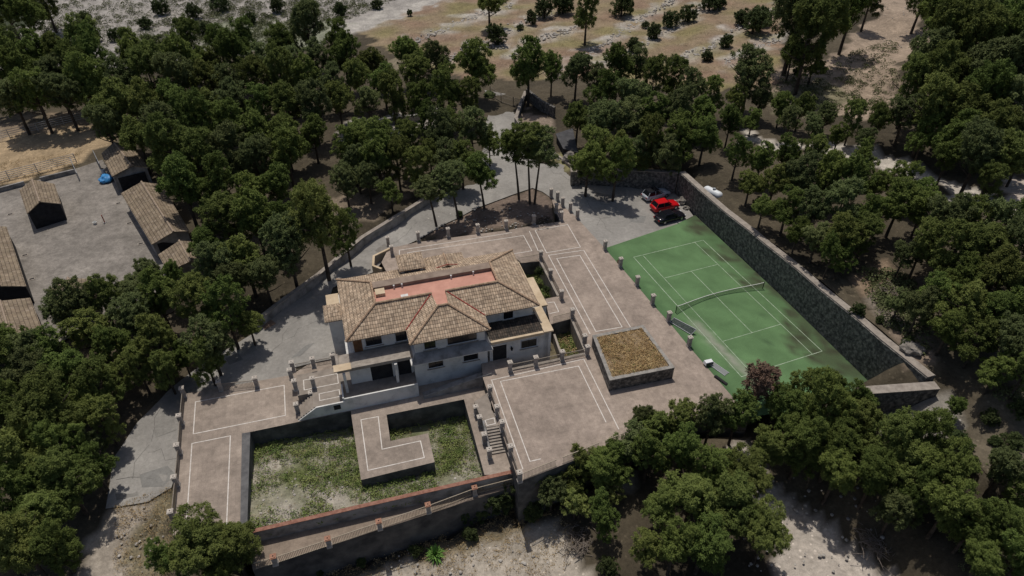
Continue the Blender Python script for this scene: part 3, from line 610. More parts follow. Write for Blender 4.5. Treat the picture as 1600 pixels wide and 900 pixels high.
# west chimney tower
wt = part('side_tower', lambda bm: (box(bm, -1.5, .2, 4.3, 6.4, -1.6, 4.9), box(bm, -1.4, .3, 6.4, 9.0, -1.6, 4.4)), M_white)
tiled('tower_roof', [[(-1.9, 3.9, 4.9), (.1, 3.9, 4.9), (-.6, 5.4, 5.6)], [(.1, 3.9, 4.9), (.1, 6.8, 4.9), (-.6, 5.4, 5.6)], [(.1, 6.8, 4.9), (-1.9, 6.8, 4.9), (-.6, 5.4, 5.6)], [(-1.9, 6.8, 4.9), (-1.9, 3.9, 4.9), (-.6, 5.4, 5.6)]], M_tile, wt)
part('tower_coping', lambda bm: box(bm, -1.5, -.1, 6.9, 9.1, 4.403, 4.55), M_tan, wt)
part('tower_opening', lambda bm: box(bm, -.9, -.3, 4.27, 4.4, 4.45, 4.7), M_dark, wt)
def window(u0, u1, z0, z1, v, name='window', sill=True):
    f = part(name, lambda bm: (box(bm, u0-.1, u1+.1, v-.05, v-.002, z1, z1+.1), box(bm, u0-.1, u1+.1, v-.05, v-.002, z0-.1, z0), box(bm, u0-.1, u0, v-.05, v-.002, z0, z1), box(bm, u1, u1+.1, v-.05, v-.002, z0, z1)), M_frame)
    part('pane', lambda bm: box(bm, u0+.002, u1-.002, v-.015, v-.001, z0+.002, z1-.002), M_glass, f)
    um = (u0+u1)/2; part('mullion', lambda bm: box(bm, um-.03, um+.03, v-.04, v-.016, z0+.002, z1-.002), M_dark, f)
    if sill: part('sill', lambda bm: box(bm, u0-.18, u1+.18, v-.16, v-.053, z0-.16, z0-.1), M_cap, f)
for a in ((2.0, 3.7, 3.35, 4.45, .6), (5.2, 6.4, 3.2, 4.5, .6), (7.9, 9.1, 3.6, 4.6, -1.9), (10.4, 13.6, 3.6, 4.7, -1.9), (17.3, 18.4, 3.45, 4.5, .6), (14.65, 15.2, 3.3, 4.5, .6),
          (8.1, 9.7, .9, 2.0, -2.1), (12.0, 13.6, .9, 2.0, -2.1), (18.6, 20.4, 1.0, 2.1, -2.0)): window(*a)
def door(u0, u1, z0, z1, v):
    d = part('door', lambda bm: box(bm, u0, u1, v-.03, v-.002, z0, z1), M_dark)
    part('door_frame', lambda bm: (box(bm, u0-.12, u0, v-.08, v-.001, z0, z1+.12), box(bm, u1, u1+.12, v-.08, v-.001, z0, z1+.12), box(bm, u0, u1, v-.08, v-.001, z1, z1+.12)), M_white, d)
door(15.3, 16.9, .0, 2.15, -2.0); door(2.0, 4.3, -.1, 2.2, -1.2); door(4.9, 6.3, -.1, 2.2, -1.2)
part('brown_door', lambda bm: box(bm, .7, 1.6, .53, .598, 2.81, 4.7), mat('brown wood', (.12, .06, .03), (.2, .1, .05), 3.))
part('wall_lamp', lambda bm: (box(bm, 17.4, 17.5, -2.15, -2.0, 1.5, 1.6), lathe(bm, [(.1, 1.2), (.16, 1.5), (.05, 1.62)], (17.45, -2.22, 0), 8)), M_dark)
# porch platform, parapet, steps and ramp
M_plat = mat('platform paving', (.21, .18, .155), (.30, .26, .225), 1.2, bump=.01)
part('porch_platform', lambda bm: (box(bm, -5.9, -4.3, -1.25, 1.9, -1.55, -.1), box(bm, -4.3, 6.55, -3.4, 1.9, -1.55, -.1)), M_plat)
part('porch_front_wall', lambda bm: (box(bm, -4.1, -1.2, -3.55, -3.4, -1.55, -.05), box(bm, -1.2, 6.6, -3.55, -3.4, -1.55, .35), box(bm, -1.35, -1.2, -3.4, -1.3, -.1, .35)), M_white)
part('porch_hatch', lambda bm: box(bm, -2.4, -1.7, -3.58, -3.54, -.95, -.3), M_dark)
def wtri(bm):
    for v in (-3.55,):
        a = [bm.verts.new(p) for p in ((-6.2, v, -1.5), (-4.1, v, -1.5), (-4.1, v, -.05))]; b = [bm.verts.new(p) for p in ((-6.2, v+.15, -1.5), (-4.1, v+.15, -1.5), (-4.1, v+.15, -.05))]
        bm.faces.new(a); bm.faces.new(b[::-1]); bm.faces.new((a[0], a[2], b[2], b[0])); bm.faces.new((a[2], a[1], b[1], b[2]))
part('stair_stringer', wtri, M_white)
part('steps', lambda bm: [box(bm, -6.2+.3*i, -4.3, -3.4, -1.26, -1.5+.2*i, -1.3+.2*i-.004*0) for i in range(7)], M_plat)
for u in (-.9, 4.5): part('porch_column', lambda bm: box(bm, u, u+.28, -2.3, -2.02, -.1, 2.64), M_white)
lines('porch_line', [[Vector((HX*u+HY*v)+HO) for u, v in q] for q in ([(-5.2, .9), (-1.6, .9), (-1.6, -.6), (-5.2, -.6), (-5.2, .9)], [(-3.7, -1.6), (-1.6, -1.6), (-1.6, -2.6), (-3.7, -2.6), (-3.7, -1.6)])], .09, -.09, M_line)
rp = thing('access_ramp', 'shaded concrete ramp with low walls rising along the villa bay', 'ramp', H(7, -4.0, ZD), HA)
def ramp(bm):
    a = [(0, 0, .02), (7.6, 0, 1.45), (7.6, .85, 1.45), (0, .85, .02)]; t = [bm.verts.new(v) for v in a]; b = [bm.verts.new((x, y, -.1)) for x, y, z in a]
    bm.faces.new(t)
    for i in range(4): bm.faces.new((b[i], b[(i+1) % 4], t[(i+1) % 4], t[i]))
bm = bmesh.new(); ramp(bm); mesh_obj('ramp_slab', bm, M_render, rp)  # darker render colour stands in for the villa's shadow on the ramp
bm = bmesh.new()
for y in (-.15,): wallstrip(bm, [Vector((0, y+.07, 0)), Vector((7.6, y+.07, 0))], .14, [.35, 1.8], [-.1, -.1])
mesh_obj('ramp_wall', bm, M_render, rp)

# ------------------------------------------------------------ farm sheds
ZY = -.93
def shed(label, eL, rd, eR, ze, zr, walls=M_render, opening=True, tile=M_tile_old, name='farm_shed'):
    "eL, rd, eR: photograph points (back, front) of left eave, ridge, right eave"
    L = [P(*eL[0], ze), P(*eL[1], ze)]; Rg = [P(*rd[0], zr), P(*rd[1], zr)]; Rr = [P(*eR[0], ze), P(*eR[1], ze)]
    c = (L[0]+L[1]+Rr[0]+Rr[1])/4; c.z = ZY-.1; o = thing(name, label, 'shed', c)
    l = lambda p: p-c
    tiled('roof', [[l(L[0]), l(L[1]), l(Rg[1]), l(Rg[0])], [l(Rr[1]), l(Rr[0]), l(Rg[0]), l(Rg[1])]], tile, o)
    cc = (L[0]+L[1]+Rr[0]+Rr[1])/4
    ins = lambda p: Vector((cc.x+(p.x-cc.x)*.93, cc.y+(p.y-cc.y)*.93, 0))
    b = [ins(p) for p in (L[0], L[1], Rr[1], Rr[0])]; bm = bmesh.new()
    lo = [bm.verts.new((p.x-c.x, p.y-c.y, 0)) for p in b]; hi = [bm.verts.new((p.x-c.x, p.y-c.y, ze-c.z-.1)) for p in b]
    g0 = ins(Rg[0]); g1 = ins(Rg[1]); g0 = bm.verts.new((g0.x-c.x, g0.y-c.y, zr-c.z-.17)); g1 = bm.verts.new((g1.x-c.x, g1.y-c.y, zr-c.z-.17))
    bm.faces.new((lo[0], lo[1], hi[1], hi[0])); bm.faces.new((lo[2], lo[3], hi[3], hi[2])); bm.faces.new((lo[1], lo[2], hi[2], g1, hi[1])); bm.faces.new((lo[3], lo[0], hi[0], g0, hi[3]))
    mesh_obj('wall', bm, walls, o)
    bm = bmesh.new(); ridge(bm, l(Rg[0]), l(Rg[1]), .14, .03); mesh_obj('ridge_tiles', bm, M_tile_old if False else mat('old ridge', (.26, .2, .15), (.38, .3, .23), 3.), o)
    if opening:
        p, q = b[1]-c, b[2]-c; d = (q-p).normalized(); nn = Vector((d.y, -d.x, 0)); p2 = p+d*.5+nn*.03; q2 = q-d*.5+nn*.03
        bm = bmesh.new(); bm.faces.new([bm.verts.new((v.x, v.y, z)) for v, z in ((p2, .1), (q2, .1), (q2, 2.3), (p2, 2.3))])
        geo = bmesh.ops.extrude_face_region(bm, geom=bm.faces[:]); bmesh.ops.translate(bm, vec=nn*.04, verts=[g for g in geo['geom'] if isinstance(g, bmesh.types.BMVert)])
        mesh_obj('doorway', bm, M_dark, o)
    return o
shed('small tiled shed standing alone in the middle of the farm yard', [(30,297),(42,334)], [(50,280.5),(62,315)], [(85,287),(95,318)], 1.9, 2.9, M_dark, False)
shed('long tiled shed along the right side of the farm yard', [(189,302),(237,382)], [(221,284),(271,362)], [(252,288),(296,361)], 1.8, 2.9)
shed('tiled shed under the trees at the top corner of the farm yard', [(158,240),(175,276)], [(178,222),(206,259)], [(205,226),(232,262)], 1.9, 2.7)
shed('small tiled shed below the long shed beside the pines', [(247,398),(262,424)], [(280,376),(298,408)], [(314,378),(330,408)], 1.6, 2.6, opening=False)
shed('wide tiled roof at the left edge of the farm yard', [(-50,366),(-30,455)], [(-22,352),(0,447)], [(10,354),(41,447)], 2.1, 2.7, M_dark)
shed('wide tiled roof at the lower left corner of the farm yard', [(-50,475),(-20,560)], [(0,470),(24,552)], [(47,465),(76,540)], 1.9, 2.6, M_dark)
shed('small tiled roof half under pines at the bottom of the farm yard', [(82,449),(68,470)], [(106,434),(115,470)], [(147,436),(152,470)], 1.6, 2.4, opening=False)

# ------------------------------------------------------------ fences, gate, railings
def rail_fence(label, pts, h=1.5, rails=4, m=M_steel, spacing=3., name='rail_fence'):
    c = pts[0].copy(); o = thing(name, label, 'fence', c); rs = resample(pts, spacing)
    for p in rs:
        bm = bmesh.new(); tube(bm, [p-c, p-c+Vector((0, 0, h+.1))], .06, 6); mesh_obj('post', bm, m, o)
    for k in range(rails):
        z = h*(k+1)/rails; bm = bmesh.new()
        for a, b in zip(rs, rs[1:]): beam(bm, a-c+Vector((0, 0, z)), b-c+Vector((0, 0, z)), .05, .07)
        mesh_obj('rail', bm, m, o)
    return o
rail_fence('pale horse railing along the arena edge above the farm yard', [G(-30,293), G(60,270), G(120,254)], 1.6, 5)
rail_fence('pale horse railing on the far side of the sandy arena', [G(-30,226), G(60,205), G(140,186)], 1.5, 4)
rail_fence('short pipe railing between the yard and the top shed', [G(150,247), G(160,268)], 1.4, 4, spacing=1.5)
wall('yard_edge_wall', 'low grey wall under the horse railing of the farm yard', 'wall', [G(-20,306), G(40,290)], .3, -.2, -1.4, M_render)
wall('yard_edge_wall', 'low grey wall beside the alone shed, ending at the yard opening', 'wall', [G(65,284), G(118,271)], .3, -.2, -1.4, M_render)
rail_fence('single grey pipe barrier standing at the yard opening', [G(114,258), G(125,282)], 1.3, 2, spacing=3)
gt = thing('entrance_gate', 'wide open bar gate across the driveway at the top', 'gate', G(783,162))
gp = [G(766,150), G(783,161), G(802,167), G(816,171)]; base = gt.location.copy()
for p in gp:
    bm = bmesh.new(); box(bm, -.06, .06, -.06, .06, 0, 2.0, Matrix.Translation(p-base)); mesh_obj('post', bm, M_dark, gt)
for a, b in zip(gp, gp[1:]):
    bm = bmesh.new(); a = a-base; b = b-base
    for z in (.3, 1.2, 1.8): beam(bm, a+Vector((0, 0, z)), b+Vector((0, 0, z)), .05)
    for i in range(1, 12): q = a.lerp(b, i/12); beam(bm, q+Vector((0, 0, .3)), q+Vector((0, 0, 1.8)), .025, up=Vector((0, 1, 0)))
    mesh_obj('gate_leaf', bm, M_iron, gt)

# pillars
pbm = bmesh.new(); box(pbm, -.21, .21, -.21, .21, -.05, 1.35); box(pbm, -.25, .25, -.25, .25, -.05, .16)
PIL = {}
for nm, hh in (('tall', 1.35), ('low', 1.15)):
    bm = bmesh.new(); box(bm, -.2, .2, -.2, .2, .16, hh); box(bm, -.25, .25, -.25, .25, -.05, .157); sh = bpy.data.meshes.new('shaft'); bm.to_mesh(sh); sh.materials.append(M_pillar)
    cb = []
    for mm in (M_pcap, M_brickcap):
        bm = bmesh.new(); box(bm, -.27, .27, -.27, .27, hh+.003, hh+.1); box(bm, -.19, .19, -.19, .19, hh+.103, hh+.16); q = bpy.data.meshes.new('cap'); bm.to_mesh(q); q.materials.append(mm); cb.append(q)
        bm = bmesh.new(); lathe(bm, [(.06, hh+.163), (.05, hh+.2)], n=8); qs = bpy.data.meshes.new('socket'); bm.to_mesh(qs); qs.materials.append(M_dark)
    PIL[nm] = (sh, cb, qs)
pbm.free()
def pillar(p, label, group, kind='tall', brick=0, rz=HA):
    o = thing('pillar', label, 'pillar', p, rz, group); sh, cb, qs = PIL[kind]
    a = bpy.data.objects.new('shaft', sh); b = bpy.data.objects.new('cap', cb[brick]); c = bpy.data.objects.new('socket', qs)
    for q in (a, b): C.objects.link(q); q.parent = o
    C.objects.link(c); c.parent = b
    return o
def prow(pts, z, phrase, group, kind='tall', brick=0):
    r = []
    for i, (x, y) in enumerate(pts): p = P(x, y, z); r.append(pillar(p, phrase.replace('#', ORD[i]), group, kind, brick)); 
    return [P(x, y, z) for x, y in pts]
courtp = prow([(945,390),(969,417),(995,446),(1019,475),(1044,502),(1076,541)], 0, 'pale pillar between terrace and tennis court, # from the car park', 'pillars between the terrace and the court')
northp = prow([(607,384),(654,376),(700.6,370),(746.6,364),(791,358),(834,350),(877,344)], 0, 'pale pillar at the back edge of the terrace, # from the left', 'pillars along the back of the terrace')
prow([(861,308),(871,313),(879,322),(891,330),(902,341)], 0, 'pale pillar in the entrance curve beside the car park, # from the back', 'pillars of the entrance curve')
pillar(P(869, 332, 0), 'lone pale pillar inside the entrance curve in pine shade', 'pillars of the entrance curve')
pillar(P(613, 398, 0), 'pale pillar behind the villa above the corner planter', 'pillars along the back of the terrace')
gardp = prow([(845,406),(860,435),(877,468),(894,497),(913,538)], 0, 'pale pillar beside the sunken gardens, # from the back', 'pillars beside the sunken gardens')
frontp = prow([(797,580),(837,572),(878,563),(917,555)], 0, 'pale pillar on the terrace edge before the villa wing, # from the left', 'pillars before the villa wing')
westp = prow([(766,618),(777,649),(785,673),(798,711),(812,752)], 0, 'pale pillar beside the stairs on the upper terrace edge, # from the villa', 'pillars above the stairs')
prow([(744,649),(750,665),(757,692),(765,716)], ZD, 'narrow grey pillar on the left side of the stairs, # from the top', 'pillars left of the stairs')
leftp = prow([(289,620),(285,663),(282,709),(278,759),(273,813)], ZD, 'pale pillar along the left edge of the lower terrace, # from the back', 'pillars on the left terrace edge')
deckn = prow([(346,610),(402,604)], ZD, 'pale pillar at the back of the left terrace in shade, # from the left', 'pillars behind the left terrace')
porchp = prow([(459,580),(456,592),(463,609),(491,574),(522,568),(491,605)], -.1, 'pillar around the small porch platform, # counting clockwise from its back left', 'pillars around the porch platform')
prow([(466,645),(489,627)], ZD, 'dark pillar at the foot of the porch steps, # from the left', 'pillars around the porch platform')
walkp = prow([(431,881),(515,853),(594,826),(670,800),(742,773)], -3, 'brick capped pillar along the lower walkway, # from the left', 'pillars along the lower walkway', 'low', 1)

def railing(a, b, label, group, m=M_iron, h=1.0, z0=.12):
    o = thing('railing', label, 'railing', a, 0, group); d = b-a; L = d.length; dn = d.normalized(); a2 = dn*.28; b2 = d-dn*.28
    bm = bmesh.new(); beam(bm, a2+Vector((0, 0, h)), b2+Vector((0, 0, h)), .06, .05); mesh_obj('top_rail', bm, m, o)
    bm = bmesh.new(); beam(bm, a2+Vector((0, 0, z0)), b2+Vector((0, 0, z0)), .05, .04); mesh_obj('bottom_rail', bm, m, o)
    bm = bmesh.new(); n = max(2, int(L/.16))
    for i in range(1, n): q = a2.lerp(b2, i/n); beam(bm, q+Vector((0, 0, z0)), q+Vector((0, 0, h)), .03, .03, up=Vector((0, 1, 0)))
    mesh_obj('bar_panel', bm, m, o); return o
M_rail2 = mat('tan railing', (.3, .25, .19), (.42, .36, .28), 5., rough=.7)
wp = [P(395, 891, -3)]+walkp+[P(811, 755, -3)]
for i, (a, b) in enumerate(zip(wp, wp[1:])): railing(a, b, 'tan bar railing of the lower walkway, %s section from the left' % ORD[i], 'railings of the lower walkway', M_rail2)
railing(gardp[0], P(806, 413, 0), 'bar railing across the back end of the rear sunken garden', 'railings of the sunken gardens', M_rail2)
railing(P(860, 506, 0), gardp[3], 'bar railing on the bridge at the villa side', 'railings of the sunken gardens', M_rail2)
for i, (a, b) in enumerate(zip(gardp[:-1], gardp[1:])):
    if i != 2: railing(a, b, 'thin bar railing beside the sunken gardens, %s section from the back' % ORD[i], 'railings of the sunken gardens')
railing(gardp[3], gardp[4], 'thin bar railing beside the front sunken garden under the raised bed', 'railings of the sunken gardens') if False else None
for i, (a, b) in enumerate(zip(frontp[:-1], frontp[1:])): railing(a, b, 'thin railing before the villa wing, %s section from the left' % ORD[i], 'railings before the villa wing')
for i, (a, b) in enumerate(zip(westp[:-1], westp[1:])): railing(a, b, 'thin railing above the stairs, %s section from the villa' % ORD[i], 'railings above the stairs')
for i, (a, b) in enumerate(zip(leftp[:-1], leftp[1:])): railing(a, b, 'thin railing on the left terrace edge, %s section from the back' % ORD[i], 'railings on the left terrace edge')
sp_ = [P(813, 751, 0), P(874, 726.5, 0), P(940, 700, 0), P(1006, 674, 0)]
for i, (a, b) in enumerate(zip(sp_, sp_[1:])): railing(a, b, 'pale bar railing on the front terrace edge behind bushes, %s from the left' % ORD[i], 'railings on the front terrace edge', M_rail2)
for i, (a, b) in enumerate([(porchp[0], porchp[3]), (porchp[3], porchp[4]), (deckn[0], deckn[1])]): railing(a, b, ['thin railing at the back left of the porch platform', 'thin railing at the back right of the porch platform', 'thin railing behind the left terrace in pine shade'][i], 'railings on the left terrace edge' if i == 2 else 'railings of the porch platform')
# retaining kerb strips beside the sunken gardens
for i, (lab, q) in enumerate((('pale kerb along the terrace side of the rear sunken garden', [(844,408),(872,463)]), ('pale kerb along the terrace side of the front sunken garden', [(893,498),(915,550)]), ('pale kerb along the front end of the front sunken garden', [(915,553),(799,578)]))):
    wall('garden_kerb', lab, 'kerb', PP(q, 0), .3, .12, -3, M_cap)
# sunken garden floors
M_garden = covermat('sunken garden soil', .8, .3, 4., .05, stones=2.)
patch('sunken_garden_soil', PP([(812,405),(850,402),(880,463),(850,472)], 0), -2.4, M_garden, 1., lambda co: np.tile(np.array((.12, .10, .065)), (len(co), 1)))
patch('sunken_garden_soil', PP([(850,502),(896,490),(922,552),(795,585),(770,566),(845,548)], 0), -2.4, M_garden, 1., lambda co: np.tile(np.array((.13, .11, .07)), (len(co), 1)))
dw = thing('dividing_wall', 'thin wall with pale top inside the front sunken garden', 'wall', P(866, 522, -1.2))
bm = bmesh.new(); a_ = P(866, 522, -.9); b_ = P(880, 562, -.9); wallstrip(bm, [a_-dw.location, b_-dw.location], .25, .3, -1.4); mesh_obj('masonry', bm, M_cap, dw)
# front stairs between the levels
st = thing('terrace_stairs', 'stone staircase with nine steps going down beside the upper terrace', 'stairs', P(765, 690, ZD))
bm = bmesh.new(); o0 = st.location
s0 = [P(760, 668, -.05), P(782, 664, -.05)]; s1 = [P(769, 710, ZD+.1), P(791, 706, ZD+.1)]
ns = 9
for i in range(ns):
    z = -.15-(1.35/ns)*i; pts = [s0[0].lerp(s1[0], i/ns), s0[1].lerp(s1[1], i/ns), s0[1].lerp(s1[1], (i+.86)/ns), s0[0].lerp(s1[0], (i+.86)/ns)]
    prism(bm, [p-o0 for p in pts], z-ZD, -.1)
mesh_obj('step', bm, M_cap, st)
bm = bmesh.new(); land = PP([(741,628),(764,612),(768,640),(783,664),(760,668),(750,650)], -.1); prism(bm, [p-o0 for p in land], -.1-ZD, -.1); mesh_obj('landing', bm, M_plat, st)
bm = bmesh.new()
for a_, b_ in ((P(756, 672, ZD), P(767, 714, ZD)), (P(786, 664, ZD), P(795, 704, ZD))): wallstrip(bm, [a_-o0, b_-o0], .2, [1.5, .35], -.1)
mesh_obj('stair_wall', bm, M_render, st)
lines('landing_line', [PP([(758,657),(772,653),(774,662),(761,665),(758,657)], -.1)], .09, -.085, M_line)

# raised bed
RB = PP([(926,524),(1005,508),(1054,574),(953,594)], 1.7)
rb = thing('raised_bed', 'square raised stone bed filled with dry brown grass', 'planter', (RB[0]+RB[2])/2*Vector((1, 1, 0)) if False else Vector(((RB[0].x+RB[2].x)/2, (RB[0].y+RB[2].y)/2, 0)))
c = rb.location.copy(); ring = [p-c for p in RB]; cen = sum(ring, Vector())/4
bm = bmesh.new()
def ringwall(bm, o_, k, z1, z0):
    i_ = [Vector((cen.x+(p.x-cen.x)*k, cen.y+(p.y-cen.y)*k, 0)) for p in o_]
    for i in range(4): j = (i+1) % 4; prism(bm, [o_[i], o_[j], i_[j], i_[i]], z1, z0)
ringwall(bm, ring, .88, 1.6, 0); mesh_obj('stone_wall', bm, M_stone, rb)
bm = bmesh.new(); o2 = [Vector((cen.x+(p.x-cen.x)*1.01, cen.y+(p.y-cen.y)*1.01, 0)) for p in ring]; ringwall(bm, o2, .88, 1.7, 1.603); mesh_obj('coping', bm, mat('grey coping', (.2, .19, .175), (.33, .31, .285), 2.), rb)
bm = bmesh.new(); prism(bm, [Vector((cen.x+(p.x-cen.x)*.885, cen.y+(p.y-cen.y)*.885, 0)) for p in ring], 1.55, 1.2); mesh_obj('soil', bm, mat('dry soil', (.2, .14, .08), (.33, .25, .16), 1.5, bump=.05), rb)
BEDZ = 1.55; BEDP = [Vector((c.x+cen.x+(p.x-cen.x)*.87, c.y+cen.y+(p.y-cen.y)*.87, 0)) for p in ring]
# corner planter behind villa
wall('corner_kerb', 'tan kerb of the small corner planter behind the villa', 'kerb', [P(613,386,.2), P(584,400,.2), P(583,415,.2), P(596,420,.2)], .3, .25, -1.6, M_tan)

# ------------------------------------------------------------ tennis net, screens, lamp
net = thing('tennis_net', 'sagging tennis net with pale top band across the green court', 'net', TT(5.485, 11.885, 0))
nb = net.location; a_ = TT(-.9, 11.9, 0)-nb; b_ = TT(11.87, 11.9, 0)-nb
npts = [a_.lerp(b_, i/16)+Vector((0, 0, 1.0-.5*math.sin(math.pi*i/16)**.7))+tY*(-.9*math.sin(math.pi*i/16)) for i in range(17)]
bm = bmesh.new()
for p, q in zip(npts, npts[1:]): beam(bm, p, q, .055, .055)
mesh_obj('net_band', bm, mat('net band white', (.7, .7, .68)), net)
bm = bmesh.new()
for i in range(len(npts)-1):
    for k in range(10):
        p = npts[i].lerp(npts[i+1], k/10); f = Vector((p.x, p.y, .03)); beam(bm, p, f, .01, .01, up=Vector((0, 1, 0)))
for k in range(1, 7):
    for p, q in zip(npts, npts[1:]): beam(bm, Vector((p.x, p.y, p.z*k/7)), Vector((q.x, q.y, q.z*k/7)), .01)
mesh_obj('net_mesh', bm, M_dark, net)
for i, e in enumerate((a_, b_)):
    bm = bmesh.new(); tube(bm, [e, e+Vector((0, 0, 1.1))], .05, 8); mesh_obj('post', bm, M_dark, net)
sc_ = thing('fallen_screen', 'fallen grey mesh screen leaning between two pillars at the court edge', 'screen', P(1062, 514, 0))
bm = bmesh.new(); a_ = P(1047, 503, .1)-sc_.location; b_ = P(1080, 523, .1)-sc_.location; up = Vector((.55, .25, .6))
vs = [bm.verts.new(v) for v in (a_, b_, b_+up, a_+up*.8)]; f = bm.faces.new(vs); r_ = bmesh.ops.solidify(bm, geom=[f], thickness=.03)
mesh_obj('screen_panel', bm, mat('grey screen', (.13, .16, .15), (.2, .24, .22), 5.), sc_)
bm = bmesh.new()
for p, q in ((a_, b_), (a_+up*.8, b_+up), (a_, a_+up*.8), (b_, b_+up)): beam(bm, p, q, .06)
mesh_obj('screen_frame', bm, M_steel, sc_)
fl = thing('floodlight', 'white boxy floodlight fallen at the edge of terrace and court', 'floodlight', P(1106, 570, 0), .3)
bm = bmesh.new(); box(bm, -.5, .5, -.3, .3, .25, .6, taper=.06); mesh_obj('housing', bm, mat('white enamel', (.7, .72, .74), rough=.4), fl)
bm = bmesh.new(); box(bm, -.42, .42, -.32, -.302, .28, .54); mesh_obj('lens', bm, M_glass, fl)
bm = bmesh.new(); tube(bm, [(0, 0, .25), (.3, -.5, .1), (.5, -1.1, .05)], .05, 6); mesh_obj('bracket', bm, M_steel, fl)
bc = thing('fallen_board', 'dark narrow board lying on the terrace by the court edge', 'board', P(1126, 595, 0), -.9)
bm = bmesh.new(); box(bm, -.8, .8, -.16, .16, .01, .18); box(bm, -.7, .7, -.1, .1, .183, .22); mesh_obj('plank', bm, M_dark, bc)
gs = thing('glass_panel', 'grey pane panel lying beside the dark board at the court edge', 'panel', P(1120, 580, 0), -.9)
bm = bmesh.new(); box(bm, -1.2, 1.0, .1, .75, .03, .07); mesh_obj('pane', bm, mat('grey pane', (.22, .23, .23), rough=.3), gs)
bm = bmesh.new(); box(bm, -1.25, 1.05, .05, .1, .02, .1); box(bm, -1.25, 1.05, .75, .8, .02, .1); mesh_obj('frame', bm, M_steel, gs)

# ------------------------------------------------------------ cars
def car(label, p, rz, L, W, Ht, paint, suv=True, name='parked_car', roofm=None):
    o = thing(name, label, 'car', p, rz, 'cars parked by the stone wall')
    hl = L/2; hw = W/2; belt = Ht*.6; hood = Ht*.56 if suv else Ht*.55
    # stations: x, half width factor, sill z, top z
    stn = [(-hl, .78, .42, belt*.78), (-hl+.08, .9, .3, belt*.93), (-hl+.5, .98, .22, belt), (-.5*hl, 1, .2, belt), (0, 1, .2, belt), (.35*hl, 1, .2, belt*.98), (.55*hl, .99, .2, hood*.98), (hl-.35, .95, .22, hood*.86), (hl-.07, .84, .3, hood*.7), (hl, .72, .4, hood*.58)]
    bm = bmesh.new(); rings = []
    for x, wf, z0, z1 in stn:
        w_ = hw*wf; pr_ = [(w_*.86, z0), (w_*.98, z0+.12), (w_, (z0+z1)/2), (w_*.97, z1-.12), (w_*.86, z1-.01), (w_*.45, z1+.03)]
        rings.append([bm.verts.new((x, y, z)) for y, z in pr_]+[bm.verts.new((x, -y, z)) for y, z in pr_[::-1]])
    nn = len(rings[0])
    for a, b in zip(rings, rings[1:]):
        for k in range(nn): bm.faces.new((a[k], a[(k+1) % nn], b[(k+1) % nn], b[k]))
    bm.faces.new(rings[0]); bm.faces.new(rings[-1][::-1]); bmesh.ops.recalc_face_normals(bm, faces=bm.faces[:]); body = mesh_obj('body', bm, paint, o, True)
    # greenhouse
    xb0, xb1 = (-hl+.25, .42*hl) if suv else (-hl+.75, .42*hl); xt0, xt1 = (-hl+.6, .05*hl) if suv else (-.5*hl, .08*hl)
    bm = bmesh.new(); lo = [(xb0, hw*.84), (-.3*hl, hw*.9), (xb1-.3, hw*.88), (xb1, hw*.7)]; hi = [(xt0, hw*.68), (-.3*hl, hw*.72), (xt1-.2, hw*.72), (xt1, hw*.62)]
    rl = [bm.verts.new((x, y, belt-.05)) for x, y in lo]+[bm.verts.new((x, -y, belt-.05)) for x, y in lo[::-1]]
    rh = [bm.verts.new((x, y, Ht-.07)) for x, y in hi]+[bm.verts.new((x, -y, Ht-.07)) for x, y in hi[::-1]]
    for k in range(8): bm.faces.new((rl[k], rl[(k+1) % 8], rh[(k+1) % 8], rh[k]))
    bm.faces.new(rh); mesh_obj('window_glass', bm, M_glass, o)
    bm = bmesh.new(); r1 = [bm.verts.new((x, y*1.02, Ht-.065)) for x, y in hi]+[bm.verts.new((x, -y*1.02, Ht-.065)) for x, y in hi[::-1]]
    r2 = [bm.verts.new((x*.96+.0, y*.9, Ht)) for x, y in hi]+[bm.verts.new((x*.96, -y*.9, Ht)) for x, y in hi[::-1]]
    for k in range(8): bm.faces.new((r1[k], r1[(k+1) % 8], r2[(k+1) % 8], r2[k]))
    bm.faces.new(r2); mesh_obj('roof', bm, roofm or paint, o)
    bm = bmesh.new()
    for s in (1, -1):
        for i in (0, 1, 2, 3): beam(bm, (lo[i][0], s*lo[i][1]*1.005, belt-.03), (hi[i][0], s*hi[i][1]*1.01, Ht-.06), .07, .05)
    mesh_obj('window_pillar', bm, paint, o)
    for sx in (-.6*hl, .62*hl):
        for s in (1, -1):
            Mx = Matrix.Translation((sx, s*(hw-.12), .33)) @ Matrix.Rotation(R(90), 4, 'X')
            bm = bmesh.new(); lathe(bm, [(.2, -.11), (.33, -.11), (.34, 0), (.33, .11), (.2, .11)], n=18, M=Mx); wh = mesh_obj('wheel', bm, mat('tyre rubber', (.02, .02, .02)), o)
            bm = bmesh.new(); lathe(bm, [(.19, -.125), (.21, 0), (.19, .125)], n=10, M=Mx); mesh_obj('rim', bm, mat('alloy rim', (.4, .4, .42), rough=.3, metal=.8), wh)
    for s in (1, -1):
        bm = bmesh.new(); box(bm, hl-.32, hl-.06, s*hw*.62-.18, s*hw*.62+.18, hood*.6, hood*.76); mesh_obj('headlight', bm, mat('headlamp glass', (.5, .52, .55), rough=.1), o)
        bm = bmesh.new(); box(bm, -hl-.01, -hl+.15, s*hw*.66-.15, s*hw*.66+.15, belt*.7, belt*.88); mesh_obj('tail_light', bm, mat('tail lamp red', (.3, .01, .01), rough=.2), o)
        bm = bmesh.new(); box(bm, xb1-.45, xb1-.25, s*(hw+.02)-.1, s*(hw+.02)+.1, belt-.02, belt+.13); mesh_obj('mirror', bm, paint, o)
    bm = bmesh.new(); box(bm, hl-.05, hl+.015, -.4, .4, hood*.35, hood*.52); mesh_obj('grille', bm, M_dark, o)
    return o
